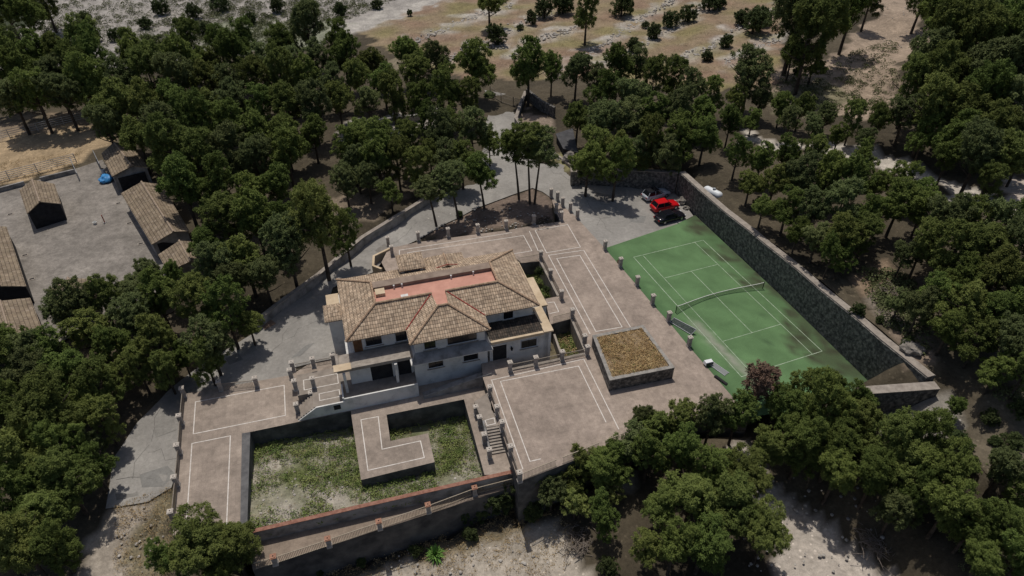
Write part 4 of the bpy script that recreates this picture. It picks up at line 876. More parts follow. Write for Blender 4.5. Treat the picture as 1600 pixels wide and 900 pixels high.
def cpaint(n_, c, r=.25): return mat(n_, c, rough=r, spec=.6)
ca_ = math.atan2(P(1075, 329).y-P(1022, 341).y, P(1075, 329).x-P(1022, 341).x)
car('silver grey estate car with dark roof parked nearest the back wall', P(1024, 308, 0)+Vector((0, 0, .01)), ca_+.1, 4.5, 1.82, 1.55, cpaint('silver paint', (.42, .45, .5)), True, roofm=cpaint('dark roof paint', (.015, .016, .02)))
car('bright red hatchback parked between the silver and black cars', P(1038, 326, .0)+Vector((0, 0, .01)), ca_+.02, 4.4, 1.85, 1.55, cpaint('red paint', (.52, .006, .01)), True)
car('black car parked closest to the green court', P(1046, 343, 0)+Vector((0, 0, .01)), ca_+.04, 4.7, 1.84, 1.42, cpaint('black paint', (.008, .008, .012), .15), False)
# gas tank behind the wall
tk_p = G(1112, 310); tk = thing('gas_tank', 'white cylindrical tank on feet behind the tall stone wall', 'tank', tk_p, math.atan2(-.93, .55)+.15)
Mx = Matrix.Translation((0, 0, .95)) @ Matrix.Rotation(R(90), 4, 'Y')
bm = bmesh.new(); lathe(bm, [(.05, -1.55), (.35, -1.48), (.52, -1.3), (.6, -1.1), (.6, 1.1), (.52, 1.3), (.35, 1.48), (.05, 1.55)], n=20, M=Mx); mesh_obj('tank_body', bm, mat('tank white', (.72, .75, .78), rough=.4), tk, True)
bm = bmesh.new(); lathe(bm, [(.22, 1.5), (.22, 1.72), (.17, 1.75)], (.1, 0, 0), 12); mesh_obj('hatch', bm, mat('hatch grey', (.3, .32, .34)), tk)
for x in (-.9, .9): bm = bmesh.new(); box(bm, x-.1, x+.1, -.35, .35, -.1, .5); mesh_obj('foot', bm, M_render, tk)
# blue tarpaulin heap, barrels and yard bits
def blob(bm, c, r, sq=.6, n=2, amp=.2, seed=0.):
    r0 = bmesh.ops.create_icosphere(bm, subdivisions=n, radius=1.)
    for v in r0['verts']:
        d = 1+amp*mnoise.noise(v.co*1.7+Vector((seed, seed*2, 0))); v.co = Vector(c)+Vector((v.co.x*r*d, v.co.y*r*d, v.co.z*r*sq*d))
tp = thing('blue_tarp', 'bright blue round tarpaulin covered heap by the top shed', 'tarpaulin', P(167, 283, ZY))
bm = bmesh.new(); blob(bm, (0, 0, .45), 1.0, .6, 3, .35, 2.); mesh_obj('cover', bm, mat('blue tarp', (.03, .2, .5), (.08, .32, .65), 3., rough=.5), tp)
br_ = thing('white_drum', 'white drum standing beside the blue tarpaulin', 'drum', P(163, 272, ZY))
bm = bmesh.new(); lathe(bm, [(.3, 0), (.32, .3), (.3, .6), (.32, .85), (.25, .95)], n=12); mesh_obj('barrel', bm, mat('drum white', (.6, .6, .6)), br_); bm = bmesh.new(); lathe(bm, [(.2, .953), (.2, 1.)], n=10); mesh_obj('lid', bm, M_dark, br_)
rpz = thing('red_post', 'thin red post standing in the middle of the farm yard', 'post', P(164, 348, ZY))
bm = bmesh.new(); tube(bm, [(0, 0, 0), (-.05, .02, 1.3)], .07, 8); mesh_obj('pole', bm, mat('red post paint', (.35, .06, .04)), rpz); bm = bmesh.new(); box(bm, -.2, .2, -.2, .2, 0, .06); mesh_obj('foot', bm, M_render, rpz)
wbk = thing('white_bucket', 'small white bucket on the yard left of the red post', 'bucket', P(149, 350, ZY)); bm = bmesh.new(); lathe(bm, [(.2, 0), (.28, .35), (.24, .35), (.2, .1)], n=12); mesh_obj('pail', bm, mat('bucket white', (.7, .7, .68)), wbk)
for i, (x, y, l_) in enumerate(((16,335,'far left'),(39,399,'left'),(185,318,'upper'),(202,349,'middle'),(220,381,'right'),(50,436,'lower'))):
    q = thing('drain_cover', 'small square drain cover in the farm yard, %s one' % l_, 'drain', P(x, y, ZY+.01), .5, 'drain covers in the farm yard'); bm = bmesh.new(); box(bm, -.4, .4, -.3, .3, 0, .04); mesh_obj('surround', bm, M_cap, q); bm = bmesh.new(); box(bm, -.28, .28, -.14, .14, .043, .06); mesh_obj('grate', bm, M_dark, q)
# dark shed near gate
ds = thing('dark_roof_shed', 'low shed with flat dark grey roof under pines by the entrance', 'shed', G(885, 222))
rp4 = [P(868,209,2.2), P(895,200,2.2), P(903,238,2.2), P(880,232,2.2)]; c = ds.location.copy()
bm = bmesh.new(); prism(bm, [p-c for p in rp4], 2.2-c.z, 2.05-c.z); mesh_obj('roof', bm, mat('dark roofing', (.05, .05, .055), (.085, .085, .09), 1.), ds)
cc_ = sum(rp4, Vector())/4; bm = bmesh.new(); prism(bm, [cc_+(p-cc_)*.9-c for p in rp4], 2.045-c.z, -.3); mesh_obj('wall', bm, M_dark, ds)
# rocks
def boulder(p, r, label, grp=None, m=None):
    bm = bmesh.new(); blob(bm, (0, 0, r*.35), r, .65, 3, .55, p.x); o = mesh_obj('boulder', bm, m or mat('boulder stone', (.12, .11, .1), (.3, .27, .24), 2., bump=.05), None); o.location = p; tag(o, label, 'boulder', grp); return o
boulder(G(892,250), 1.3, 'dark boulder beside the stone pier under the entrance pines')
boulder(P(1063, 317, .0), .8, 'pale rounded boulder beside the red car')
boulder(P(1072, 326, .0), .45, 'small pale rock between the boulder and the tall wall')
boulder(G(1423, 548), 1.0, 'large pale boulder under the pines beyond the tall wall')
boulder(G(765,152), 1.1, 'dark clipped block of rock beside the entrance gate', m=M_bushgreen)

# ------------------------------------------------------------ vegetation
def quads_mesh(name, cen, nrm, size, m, aspect=1.6):
    n = len(cen); r = RNG.normal(size=(n, 3)); t = np.cross(nrm, r); t /= np.linalg.norm(t, axis=1)[:, None]+1e-9; b = np.cross(nrm, t)
    s = size[:, None]; a = t*s*aspect/2; bb = b*s/2
    v = np.stack([cen-a-bb*.5, cen+a*.2-bb, cen+a+bb*.3, cen-a*.1+bb], 1).reshape(-1, 3)
    me = bpy.data.meshes.new(name); me.vertices.add(4*n); me.vertices.foreach_set('co', v.ravel()); me.loops.add(4*n); me.loops.foreach_set('vertex_index', np.arange(4*n))
    me.polygons.add(n); me.polygons.foreach_set('loop_start', np.arange(0, 4*n, 4)); me.polygons.foreach_set('loop_total', np.full(n, 4)); me.update(); me.validate(); me.materials.append(m); return me
def blades(cen, t, nrm, ln, wd):
    nrm = nrm/np.linalg.norm(nrm, axis=1)[:, None]; t = t-nrm*((t*nrm).sum(1)*.75)[:, None]; t = t/(np.linalg.norm(t, axis=1)[:, None]+1e-9); b = np.cross(nrm, t); b /= np.linalg.norm(b, axis=1)[:, None]+1e-9
    a = t*ln[:, None]; bb = b*wd[:, None]/2
    return np.stack([cen-bb, cen+bb, cen+a*.9+bb*.7, cen+a-bb*.5], 1).reshape(-1, 3)
def mesh_from_quads(name, v, m):
    n = len(v)//4; me = bpy.data.meshes.new(name); me.vertices.add(4*n); me.vertices.foreach_set('co', v.ravel()); me.loops.add(4*n); me.loops.foreach_set('vertex_index', np.arange(4*n))
    me.polygons.add(n); me.polygons.foreach_set('loop_start', np.arange(0, 4*n, 4)); me.polygons.foreach_set('loop_total', np.full(n, 4)); me.update(); me.validate(); me.materials.append(m); return me
def crown_mesh(m, seed, nc=42, per=290, zc=1.45, flat=1., dens=1., leaf=(.022, .048)):
    "several lobes, each carrying many feathery tufts"
    g = np.random.default_rng(seed); V = []
    nl = int(g.integers(5, 9)); L = []
    for i in range(nl):
        a = i*2.4+g.uniform(-.5, .5); h = g.uniform(-.5, .75); rad = g.uniform(.30, .62)*(1-.45*max(0, h)); L.append((np.array([math.cos(a)*rad, math.sin(a)*rad, h*flat]), g.uniform(.32, .5)))
    L.append((np.array([g.uniform(-.12, .12), g.uniform(-.12, .12), .62*flat]), g.uniform(.3, .42))); L.append((np.array([0, 0, 0.]), .6))
    wts = np.array([r**2 for _, r in L]); wts /= wts.sum()
    for k in range(int(nc*5.)):
        lc, lr = L[g.choice(len(L), p=wts)]; d = g.normal(size=3); d[2] = d[2]*.9+.3; d /= np.linalg.norm(d)
        c = lc+d*lr*g.uniform(.6, 1.0)*np.array([1, 1, .85]); c[2] += zc; cr = g.uniform(.055, .135)
        n = int(per*dens*(cr/.24)**2*1.0); q = g.normal(size=(n, 3)); q[:, 2] += .55; q /= np.linalg.norm(q, axis=1)[:, None]
        p = c+q*(cr*g.uniform(.25, .8, n))[:, None]; t = q*.55+g.normal(size=(n, 3))*.75
        V.append(blades(p, t, g.normal(size=(n, 3))*.5+q*.9+np.array([0, 0, .6]), g.uniform(.9, 1.7, n)*leaf[1], g.uniform(leaf[0], leaf[1], n)*.75))
    return mesh_from_quads('crown', np.vstack(V), m)
def trunk_mesh(seed, zc=1.45, m=M_bark, limbs=8, lean=.12):
    g = random.Random(seed); bm = bmesh.new(); lx, ly = g.uniform(-lean, lean), g.uniform(-lean, lean)
    pts = [Vector((lx*t*t, ly*t*t, zc*t*1.08-.25*(t == 0))) for t in (0, .25, .5, .75, 1)]; tube(bm, pts, [.075, .06, .05, .038, .02], 7)
    for k in range(limbs):
        t = g.uniform(.45, .95); a = g.uniform(0, 6.28); p = Vector((lx*t*t, ly*t*t, zc*t*1.08)); L = g.uniform(.4, .75)
        q = p+Vector((math.cos(a)*L*.5, math.sin(a)*L*.5, .12)); e = p+Vector((math.cos(a)*L, math.sin(a)*L, .32)); tube(bm, [p, q, e], [.026, .018, .008], 5)
    me = bpy.data.meshes.new('trunk'); bm.to_mesh(me); bm.free(); me.materials.append(m); return me
CROWN = [crown_mesh(M_needle[i % 3], 100+i, nc=(72, 60, 84, 66)[i % 4], flat=(.95, 1.15, .85, 1.05, 1.3)[i % 5]) for i in range(12)]
TRUNK = [trunk_mesh(300+i) for i in range(5)]
CROWN_L = [crown_mesh(M_light, 500+i, nc=44, per=260, flat=1.) for i in range(2)]
CROWN_D = crown_mesh(M_deadleaf, 700, nc=46, per=250, flat=.9)
BUSH = [crown_mesh(M_bushgreen, 600+i, nc=46, per=230, zc=.5, flat=.75, leaf=(.03, .06)) for i in range(4)]
NEARC = [crown_mesh(M_needle[i % 2], 800+i, nc=105, per=330, flat=(1.05, .9, 1.2, 1.)[i % 4], leaf=(.016, .036)) for i in range(4)]
BTR = trunk_mesh(900, .5, limbs=5)
def place_tree(px, py, r, label, group, name='pine_tree', crowns=CROWN, hk=1.45, low=False, cat='pine tree'):
    # crown centre seen at px, py
    p = G(px, py, 3.); D = (p-Vector((0, 0, CAMH))).length; rm = r*D/FPX*1.27; hh = hk*rm; p = G(px, py, hh)
    g = random.Random(int(px*7+py*13)); s = rm; zs = s*g.uniform(.88, 1.2)
    o = thing(name, label, cat, (p.x, p.y, p.z-.05), g.uniform(0, 6.28), group, (s*g.uniform(.82, 1.08), s*g.uniform(.82, 1.08), zs*1.06))
    cm = crowns[g.randrange(len(crowns))]; cr = bpy.data.objects.new('crown', cm); C.objects.link(cr); cr.parent = o
    tm = BTR if low else TRUNK[g.randrange(5)]; t = bpy.data.objects.new('trunk', tm); C.objects.link(t); t.parent = o
    return o
areas = [
 ('wood above the arena', [(12,20,22),(42,28,20),(70,6,18),(20,92,20),(55,88,20),(92,86,22),(130,82,25),(10,122,22),(45,126,24),(85,120,25),(125,115,25),(160,110,22),(20,155,24),(60,160,22),(100,152,24),(142,142,24)]),
 ('big wood behind the farm', [(380,62,20),(480,57,25),(440,72,22),(528,62,18),(345,78,18),(300,82,22),(210,97,22),(250,92,22),(290,104,24),(330,102,22),(370,97,22),(412,95,22),(452,103,22),(495,98,22),(540,98,22),(580,104,20),(640,90,24),(680,104,20),
   (200,137,24),(240,133,25),(280,138,24),(320,133,24),(360,133,24),(400,133,24),(440,133,24),(480,133,22),(520,133,22),(560,133,20),(600,133,22),(650,124,24),(690,134,20)]),
 ('wood left of the gate', [(190,180,28),(235,177,28),(280,173,28),(325,172,26),(365,168,26),(405,172,26),(450,167,28),(490,178,25),(530,168,22),(575,160,22),(615,160,22),(655,157,24),(700,150,26),(735,160,20),(705,190,24),(670,200,19),(738,212,24),(690,222,24),(722,255,25),(765,232,17)]),
 ('grove beside the farm yard', [(170,210,22),(215,216,28),(260,217,28),(310,216,30),(355,212,28),(400,217,28),(445,217,28),(490,216,22),(272,260,30),(313,260,30),(360,253,28),(402,262,28),(450,252,28),(292,308,30),(340,303,30),(390,310,28),(435,302,26),(352,350,32),(402,352,30),(440,362,24),(325,385,26)]),
 ('garden above the drive', [(550,243,27),(592,252,28),(640,238,22),(575,282,22),(540,292,20),(622,262,22),(585,226,25),(558,266,22),(610,302,19),(652,264,25),(700,252,26),(672,240,24),(560,225,24)]),
 ('grove left of the villa', [(500,370,44),(452,400,36),(385,412,34),(542,380,24),(415,442,24),(345,432,28),(372,450,24)]),
 ('grove below the farm yard', [(240,440,20),(272,450,22),(205,463,25),(160,472,25),(122,482,25),(98,492,20),(250,475,28),(308,484,32),(358,503,30),(330,545,30),(210,505,28),(142,524,28),(182,543,28),(250,543,30),(286,560,20),(388,505,24),(325,572,22),(262,588,20),(215,575,26)]),
 ('wood at the left edge', [(15,542,25),(50,562,28),(8,592,28),(92,562,26),(60,612,30),(112,602,30),(20,652,34),(80,662,38),(130,642,28),(40,722,38),(100,712,33),(138,700,22),(18,790,35),(68,800,35),(108,762,33),(38,860,35),(90,860,30),(8,872,25),(158,612,28),(166,662,24),(150,735,24),(60,760,30),(180,600,18)]),
 ('scatter around the gate', [(742,95,28),(826,112,26),(862,116,17),(1172,118,28),(917,18,22),(764,-2,20)]),
 ('wood behind the car park', [(900,122,20),(930,124,22),(965,118,22),(995,112,20),(940,152,26),(985,152,24),(1020,142,22),(1052,130,20),(1077,152,22),(902,190,24),(918,262,27),(962,268,28),(996,250,20),(940,196,28),(980,192,28),(1020,187,26),(1060,187,26),(1096,178,22),(1110,152,20),(930,236,26),(970,236,28),(1015,232,28),(1060,227,28),(1100,217,24),(1040,256,24)]),
 ('wood beyond the track', [(1150,162,20),(1186,162,20),(1140,196,24),(1176,188,18),(1220,172,20),(1250,177,20),(1290,186,20),(1330,195,20),(1370,196,20),(1232,197,18),(1270,205,18),(1310,214,18),(1352,220,18)]),
 ('clump in the clearing', [(1243,42,34),(1262,74,34),(1292,42,30),(1330,20,28),(1358,8,18),(1272,98,18),(1238,88,20)]),
 ('wood at the top right', [(1440,6,20),(1475,20,28),(1482,50,25),(1512,10,28),(1552,20,30),(1592,20,30),(1440,112,28),(1480,92,30),(1520,77,30),(1560,72,30),(1597,77,28),(1422,146,26),(1460,142,30),(1502,132,30),(1547,122,30),(1590,122,28),(1414,184,22),(1450,186,30),(1492,182,30),(1537,172,30),(1582,167,30),(1442,222,20),(1500,215,28),(1550,212,30),(1596,207,25),(1478,256,20),(1522,258,26),(1562,250,28),(1596,247,22),(1545,290,18)]),
 ('wood right of the wall', [(1150,252,20),(1190,252,24),(1230,250,22),(1270,252,24),(1310,256,22),(1350,258,20),(1172,290,22),(1210,287,26),(1250,287,28),(1290,287,26),(1330,292,28),(1372,288,22),(1408,292,24),(1440,304,22),(1192,328,20),(1230,330,27),(1270,332,28),(1312,332,30),(1352,337,28),(1402,326,28),(1440,334,24)]),
 ('slope right of the wall', [(1246,368,20),(1276,378,24),(1312,377,28),(1352,368,26),(1470,364,30),(1512,356,28),(1552,364,30),(1592,362,28),(1296,408,20),(1322,408,18),(1440,392,28),(1482,402,34),(1532,402,32),(1582,402,30),(1412,402,22),(1502,442,28),(1552,442,32),(1596,442,25)]),
 ('slope at the right edge', [(1404,478,18),(1434,492,24),(1462,472,28),(1502,482,34),(1552,492,32),(1592,492,30),(1480,522,26),(1530,532,32),(1582,542,30),(1492,640,16),(1560,580,26),(1598,590,24)]),
 ('clump below the court', [(1256,616,25),(1290,624,23),(1338,636,25),(1228,654,32),(1278,654,35),(1328,664,33),(1202,704,30),(1252,704,35),(1302,706,35),(1350,706,28),(1400,694,33),(1440,704,33),(1420,736,34),(1470,746,34),(1480,796,36),(1432,784,28),(1305,746,33),(1362,756,31),(1395,804,26)]),
 ('bottom right corner', [(1512,834,30),(1560,742,28),(1560,832,34),(1592,882,30),(1530,884,28),(1592,782,25)]),
 ('grove below the terrace', [(1150,657,28),(1110,662,28),(1062,662,27),(1022,672,25),(962,722,22),(1012,722,28),(1062,712,30),(1110,742,38),(1160,752,34),(1082,782,38),(1142,802,42),(1192,842,34),(1100,852,40),(1032,802,28),(1052,862,34),(1012,862,28),(942,812,26),(905,742,28),(862,768,26),(948,738,30),(988,702,28),(1002,664,22)]),
 ('corner below left terrace', [(318,862,43),(370,868,32),(272,882,24),(345,895,26)])]
for an, lst in areas:
    ys = sorted(lst, key=lambda t: t[1]); rows = []
    for t in ys:
        if rows and t[1]-rows[-1][0][1] < 22: rows[-1].append(t)
        else: rows.append([t])
    for ri, row in enumerate(rows):
        row.sort(); kr = {'wood beyond the track': .84, 'wood right of the wall': .9, 'slope right of the wall': .9, 'slope at the right edge': .88, 'bottom right corner': .9}.get(an, 1.)
        for ci, (x, y, r) in enumerate(row):
            size = 'broad' if r >= 30 else ('slender' if r <= 20 else 'rounded')
            lab = '%s pine in %s, %s from left in %s row' % (size, an, ORD[ci], ORD[ri])
            if len(row) == 1: lab = '%s pine in %s, standing alone in %s row' % (size, an, ORD[ri])
            place_tree(x, y, r*kr, lab, 'pines of the '+an, crowns=NEARC if r*(.5+y/900) > 38 else CROWN, hk=1.55 if an.startswith('scatter') else (1.4 if r < 30 else 1.35))
# island pines with long visible trunks
def island(base, top, r, label, fork=1, g_='pines beside the back terrace'):
    b = P(*base, 0); q = None
    for h in np.arange(3, 14, .1):
        if P(*top, h).y <= b.y: q = P(*top, h); break
    q = q or P(*top, 7.); h = q.z; rm = r*(q-Vector((0, 0, CAMH))).length/FPX
    o = thing('pine_tree', label, 'pine tree', b, 0, g_)
    bm = bmesh.new(); dx = q-b; dx.x = max(-.8, min(.8, dx.x))
    for k in range(fork):
        e = dx+Vector(((k-(fork-1)/2)*rm*.5, 0, 0)); tube(bm, [Vector((0, 0, -.2)), Vector((e.x*.35, e.y*.3, h*.4)), Vector((e.x*.7, e.y*.7, h*.75)), e+Vector((0, 0, 0))], [.2, .15, .12, .05], 7)
    for k in range(6): a = k*1.1; s_ = dx*.8; tube(bm, [s_, s_+Vector((math.cos(a)*rm*.6, math.sin(a)*rm*.6, .7))], [.08, .03], 5)
    mesh_obj('trunk', bm, M_bark, o)
    c_ = bpy.data.objects.new('crown', CROWN[random.randrange(9)]); C.objects.link(c_); c_.parent = o; c_.scale = (rm, rm, rm*.95); c_.location = dx-Vector((0, 0, 1.45*rm*.95)); return o
island((682,352), (668,300), 28, 'slim pine standing alone on the drive edge behind the villa')
island((716,340), (702,284), 33, 'pine behind the villa with shrubs at its foot')
island((757,325), (744,270), 35, 'pine behind the terrace between the drive and the rubble')
island((811,310), (786,236), 37, 'left one of three close pines by the entrance curve')
island((828,318), (824,228), 36, 'middle one of three close pines by the entrance curve')
island((835,318), (860,238), 38, 'right one of three close pines by the entrance curve')
# light green trees, dead tree, bushes
for x, y, r, l_ in ((934,686,22,'fresh green sapling at the front terrace edge, rightmost of the pale ones'), (872,712,20,'yellow green sapling against the front terrace railing'), (903,706,19,'yellow green sapling right of the terrace corner railing'), (900,778,24,'light green young tree on the dry slope below the terrace'), (848,742,15,'light green shrub at the end of the lower walkway'), (975,676,16,'pale green sapling between the terrace and the pine grove'), (842,722,15,'small yellow green sapling at the very corner of the front railing'), (955,755,22,'light green young tree under the terrace beside the pine grove')):
    place_tree(x, y, r, l_, 'light green saplings below the terrace', 'young_tree', CROWN_L, 3.2 if y < 735 else 1.8, cat='tree')
place_tree(1190, 602, 33, 'brown dead tree between the court and the green pines', None, 'dead_tree', [CROWN_D], 1.6, cat='dead tree')
bl = [(851,15,17),(880,8,18),(832,31,10),(812,43,6),(972,12,19),(1022,52,13),(1050,34,14),(1072,24,15),(990,71,14),(1110,6,14),(1125,2,12),(1160,28,15),(1178,38,20),(1192,30,13),(1135,66,12),(1105,88,11),(962,95,8),(777,57,17),(1008,40,6),(1245,112,8)]
bl.sort()
for i, (x, y, r) in enumerate(bl): place_tree(x, y, r, 'dark round bush on the terraced dry field, %s from the left' % ORD[i], 'bushes on the terraced field', 'bush', BUSH, .5, True, 'bush')
for x, y, r, l_ in ((762,790,26,'leafy green bush against the walkway wall, beside the walkway end'), (798,772,28,'dark green bush filling the corner below the terrace stairs'), (852,760,32,'dense dark bush under the front terrace corner'), (892,738,28,'dark bush between the pale saplings below the terrace'), (925,725,24,'dark bush at the foot of the front terrace, right of the saplings'), (832,800,20,'low dark bush right of the walkway end on the slope'), (718,806,18,'medium bush against the middle of the walkway wall'), (735,835,14,'low bush in front of the dark walkway wall'), (645,832,13,'small upright bush growing against the walkway wall'), (650,862,10,'tiny bush below the upright one by the walkway wall'), (566,878,8,'small sprig at the foot of the walkway wall'), (500,895,7,'small sprig at the bottom edge under the walkway'), (440,885,17,'bush overgrowing the left end of the lower walkway'), (950,884,18,'dark green bush on the dry slope at the bottom'), (718,335,8,'cactus like shrub at the foot of a pine behind villa'), (843,424,8,'leafy shrub in the back of the rear sunken garden'), (853,452,7,'leafy shrub at the front of the rear sunken garden'), (1185,320,12,'shrub behind the tall wall near the white tank')):
    place_tree(x, y, r, l_, None, 'bush', BUSH, .5, True, 'bush')
for x, y, r in ((843,428,8), (853,455,7)): pass
sc_b = [(532,17,11),(432,12,12),(470,27,9),(345,8,12),(300,22,12),(252,15,11),(392,32,10),(182,57,9),(130,28,9),(500,40,8),(590,8,9),(228,38,10),(150,60,8),(640,20,6),(320,48,10)]
sc_b.sort()
for i, (x, y, r) in enumerate(sc_b): place_tree(x, y, r, 'green shrub on the pale stony ground at the top left, %s from the left' % ORD[i], 'shrubs on the stony ground', 'bush', BUSH, .5, True, 'bush')
rs_b = [(1395,668,12),(1440,662,12),(1500,690,14),(1548,655,13),(1585,690,15),(1520,725,13),(1555,690,10),(1480,662,10),(1340,485,10),(1420,535,9),(1375,500,8),(1595,640,12)]
rs_b.sort()
for i, (x, y, r) in enumerate(rs_b): place_tree(x, y, r, 'low shrub on the scrubby slope right of the court, %s from the left' % ORD[i], 'shrubs on the right slope', 'bush', BUSH, .5, True, 'bush')
# spiky bright plant
yp = G(680, 868); sk = thing('spiky_plant', 'bright green spiky rosette plant below the walkway wall', 'plant', yp)
bm = bmesh.new(); g = random.Random(5)
for k in range(150):
    a = g.uniform(0, 6.28); el = g.uniform(.15, 1.45); L = g.uniform(.9, 1.4); d = Vector((math.cos(a)*math.cos(el), math.sin(a)*math.cos(el), math.sin(el))); s_ = Vector((-math.sin(a), math.cos(a), 0))*.05
    m_ = d*L*.6; e = d*L+Vector((0, 0, -.35*math.cos(el))); v = [bm.verts.new(q) for q in (-s_, s_, m_+s_, m_-s_, e)]; bm.faces.new((v[0], v[1], v[2], v[3])); bm.faces.new((v[3], v[2], v[4]))
mesh_obj('leaves', bm, mat('bright leaf', (.10, .22, .04), (.18, .32, .07), 3.), sk)
# heaps of cut dry branches
def brush(px, py, r, label, n=90, m=M_bark2):
    p = G(px, py); bm = bmesh.new(); g = random.Random(int(px))
    for k in range(n):
        a = g.uniform(0, 6.28); c_ = Vector((g.gauss(0, r*.4), g.gauss(0, r*.4), g.uniform(.05, r*.3))); L = g.uniform(.4, 1.1)*r*.6; d = Vector((math.cos(a), math.sin(a), g.uniform(-.1, .5)))*L
        tube(bm, [c_-d*.5, c_+Vector((0, 0, .08)), c_+d*.5], [.035, .03, .012], 4)
    o = mesh_obj('brush_pile', bm, m); o.location = p; tag(o, label, 'brush pile')
brush(1368, 850, 2.2, 'heap of dry cut branches at the edge of the lower right track', 150)
brush(905, 850, 2., 'grey leafless brush on the dry slope at the bottom', 130)
brush(850, 345, 1.3, 'dark branches lying on the rubble inside the entrance curve', 60, M_bark)
brush(1400, 460, 1.8, 'grey dry brush on the slope beyond the tall wall', 90)

# ------------------------------------------------------------ ground cover nobody could count
def scatter_cover(name, polys, n, zf, m, size=(.15, .35), hgt=.25, blades=7, density=None, pix=True, bl_=.28):
    cen, nr, sz = [], [], []; g = RNG
    for poly, w_ in polys:
        k = int(n*w_)
        if pix: xs = [p[0] for p in poly]; ys = [p[1] for p in poly]
        else: xs = [p.x for p in poly]; ys = [p.y for p in poly]
        X = g.uniform(min(xs), max(xs), k*3); Y = g.uniform(min(ys), max(ys), k*3)
        pp = poly if pix else [(p.x, p.y) for p in poly]; ok = inpoly(X, Y, pp); X, Y = X[ok][:k], Y[ok][:k]
        for x, y in zip(X, Y):
            if pix:
                b = P(x, y, 0.); z = T1(b.x, b.y); b = P(x, y, z); z = T1(b.x, b.y); b = P(x, y, z); x, y = b.x, b.y
            else: z = zf(x, y) if callable(zf) else zf
            if mnoise.noise(Vector((x*.25, y*.25, 11)))+g.uniform(-.5, .5) < (density or -.1): continue
            s = g.uniform(*size); q = g.normal(size=(blades, 3)); q[:, 2] = abs(q[:, 2])+.2; q /= np.linalg.norm(q, axis=1)[:, None]
            cen.append(np.array([x, y, z])+q*s*np.array([1, 1, hgt/.25*.8])+np.array([0, 0, .02])); nn = q+g.normal(size=q.shape)*.6; nr.append(nn/np.linalg.norm(nn, axis=1)[:, None]); sz.append(np.full(blades, s*bl_))
    me = quads_mesh(name, np.vstack(cen), np.vstack(nr), np.concatenate(sz), m); o = bpy.data.objects.new(name, me); C.objects.link(o); return tag(o, kind='stuff')
M_scrub = mat('scrub leaves', (.06, .075, .025), (.15, .16, .07), .6, rough=.8)
M_dry = mat('dry grass', (.27, .19, .09), (.44, .33, .18), .6, rough=.9)
M_weed = mat('green weeds', (.085, .14, .03), (.24, .27, .09), .7, rough=.85)
tag(scatter_cover('scrub', [([(330,0),(620,0),(480,60),(330,90),(300,40)], .4), ([(0,45),(330,30),(330,85),(0,90)], .16), ([(60,0),(330,0),(330,40),(80,45)], .14), ([(1210,120),(1400,60),(1400,190),(1210,180)], .12), ([(1370,640),(1600,600),(1600,900),(1500,900),(1480,690)], .12), ([(1340,420),(1480,440),(1450,560),(1380,500)], .08)], 6500, None, M_scrub, (.25, .95), .28, 44, -.05, bl_=.2), 'low green scrub dotted over the pale stony ground', 'scrub')
tag(scatter_cover('dry_grass', [([(560,48),(700,0),(1230,0),(1215,130),(900,120),(610,85)], .55), ([(180,790),(268,760),(268,900),(180,900)], .1), ([(400,895),(860,780),(900,840),(900,900),(400,900)], .25), ([(0,255),(130,235),(120,262),(0,290)], .1)], 9000, None, M_dry, (.1, .3), .25, 9, .0), 'dry straw coloured grass on the open ground', 'grass')
M_gold = mat('golden dry grass', (.34, .22, .10), (.58, .43, .22), 1.1, rough=.9)
bd = scatter_cover('bed_grass', [(BEDP, 1.)], 3200, BEDZ, M_gold, (.1, .26), .4, 12, -.25, False); tag(bd, 'dry brown grass filling the raised stone bed', 'grass')
tag(scatter_cover('bed_weeds', [(BEDP, 1.)], 260, BEDZ, M_weed, (.12, .3), .3, 10, .05, False), 'green tufts among the dry grass of the raised bed', 'weeds')
tag(scatter_cover('pit_weeds', [(PIT, 1.)], 11000, pitz, M_weed, (.08, .42), .4, 16, .1, False), 'green weeds covering the unfinished pool pit', 'weeds')
tag(scatter_cover('pit_grass', [(PIT, 1.)], 3500, pitz, M_dry, (.08, .22), .3, 8, -.05, False), 'dry grass tufts in the pool pit', 'grass')
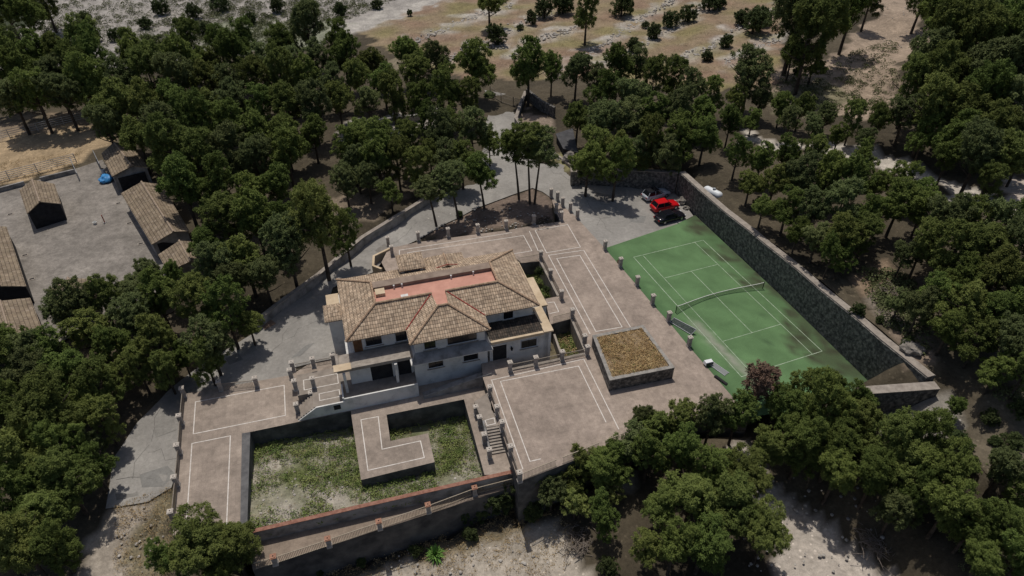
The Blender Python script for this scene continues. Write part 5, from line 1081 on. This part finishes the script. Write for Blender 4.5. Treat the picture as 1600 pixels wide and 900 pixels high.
sgp = PP([(866,512),(894,500),(914,545),(880,556)], -1.2); tag(scatter_cover('garden_weeds', [(sgp, .5), (PP([(822,420),(846,415),(868,458),(846,462)], -1.2), .5)], 900, -2.4, M_weed, (.15, .45), .4, 12, -.6, False), 'weeds growing in the two sunken gardens', 'weeds')
tag(scatter_cover('garden_grass', [(sgp, 1.)], 500, -2.4, M_dry, (.15, .4), .4, 12, -.6, False), 'dry grass in the front sunken garden', 'grass')
# loose stones
def stones(name, pts, label):
    bm = bmesh.new(); g = random.Random(3)
    for (x, y, z, r) in pts:
        q = bmesh.ops.create_icosphere(bm, subdivisions=1, radius=r)
        for v in q['verts']: v.co = Vector((v.co.x*g.uniform(.8, 1.3), v.co.y*g.uniform(.8, 1.3), v.co.z*.6))+Vector((x, y, z+r*.2))
    o = mesh_obj(name, bm, mat('loose pale stone', (.22, .2, .18), (.5, .47, .43), 2.)); tag(o, label, 'stones', kind='stuff')
sp2 = []; g = random.Random(9)
for pl in rocklines[1:]:
    for a, b in zip(pl, pl[1:]):
        for k in range(int(math.hypot(b[0]-a[0], b[1]-a[1])*1.1)):
            t = g.random(); p = G(a[0]+(b[0]-a[0])*t+g.gauss(0, 3), a[1]+(b[1]-a[1])*t+g.gauss(0, 2.5)); sp2.append((p.x, p.y, p.z, g.uniform(.12, .38)))
stones('field_stones', sp2, 'pale loose stones along the old field terraces')
sp3 = []
for x0, x1, y0, y1, n in ((660,860,325,362,120), (560,900,850,900,45), (1150,1380,720,900,90), (1370,1500,635,680,90), (0,320,45,85,160), (1380,1450,0,80,60), (180,260,790,900,35)):
    for k in range(n): p = G(g.uniform(x0, x1), g.uniform(y0, y1)); sp3.append((p.x, p.y, p.z, g.uniform(.05, .2)))
stones('rubble_stones', sp3, 'loose rubble scattered on the bare ground around the property')
sp4 = []
for k in range(260):
    p = P(g.uniform(395, 745), g.uniform(650, 815), -3.6)
    if inpoly([p.x], [p.y], [(q.x, q.y) for q in PIT])[0]: sp4.append((p.x, p.y, pitz(p.x, p.y), g.uniform(.05, .16)))
stones('pit_stones', sp4, 'pale stones lying among the weeds of the pool pit')
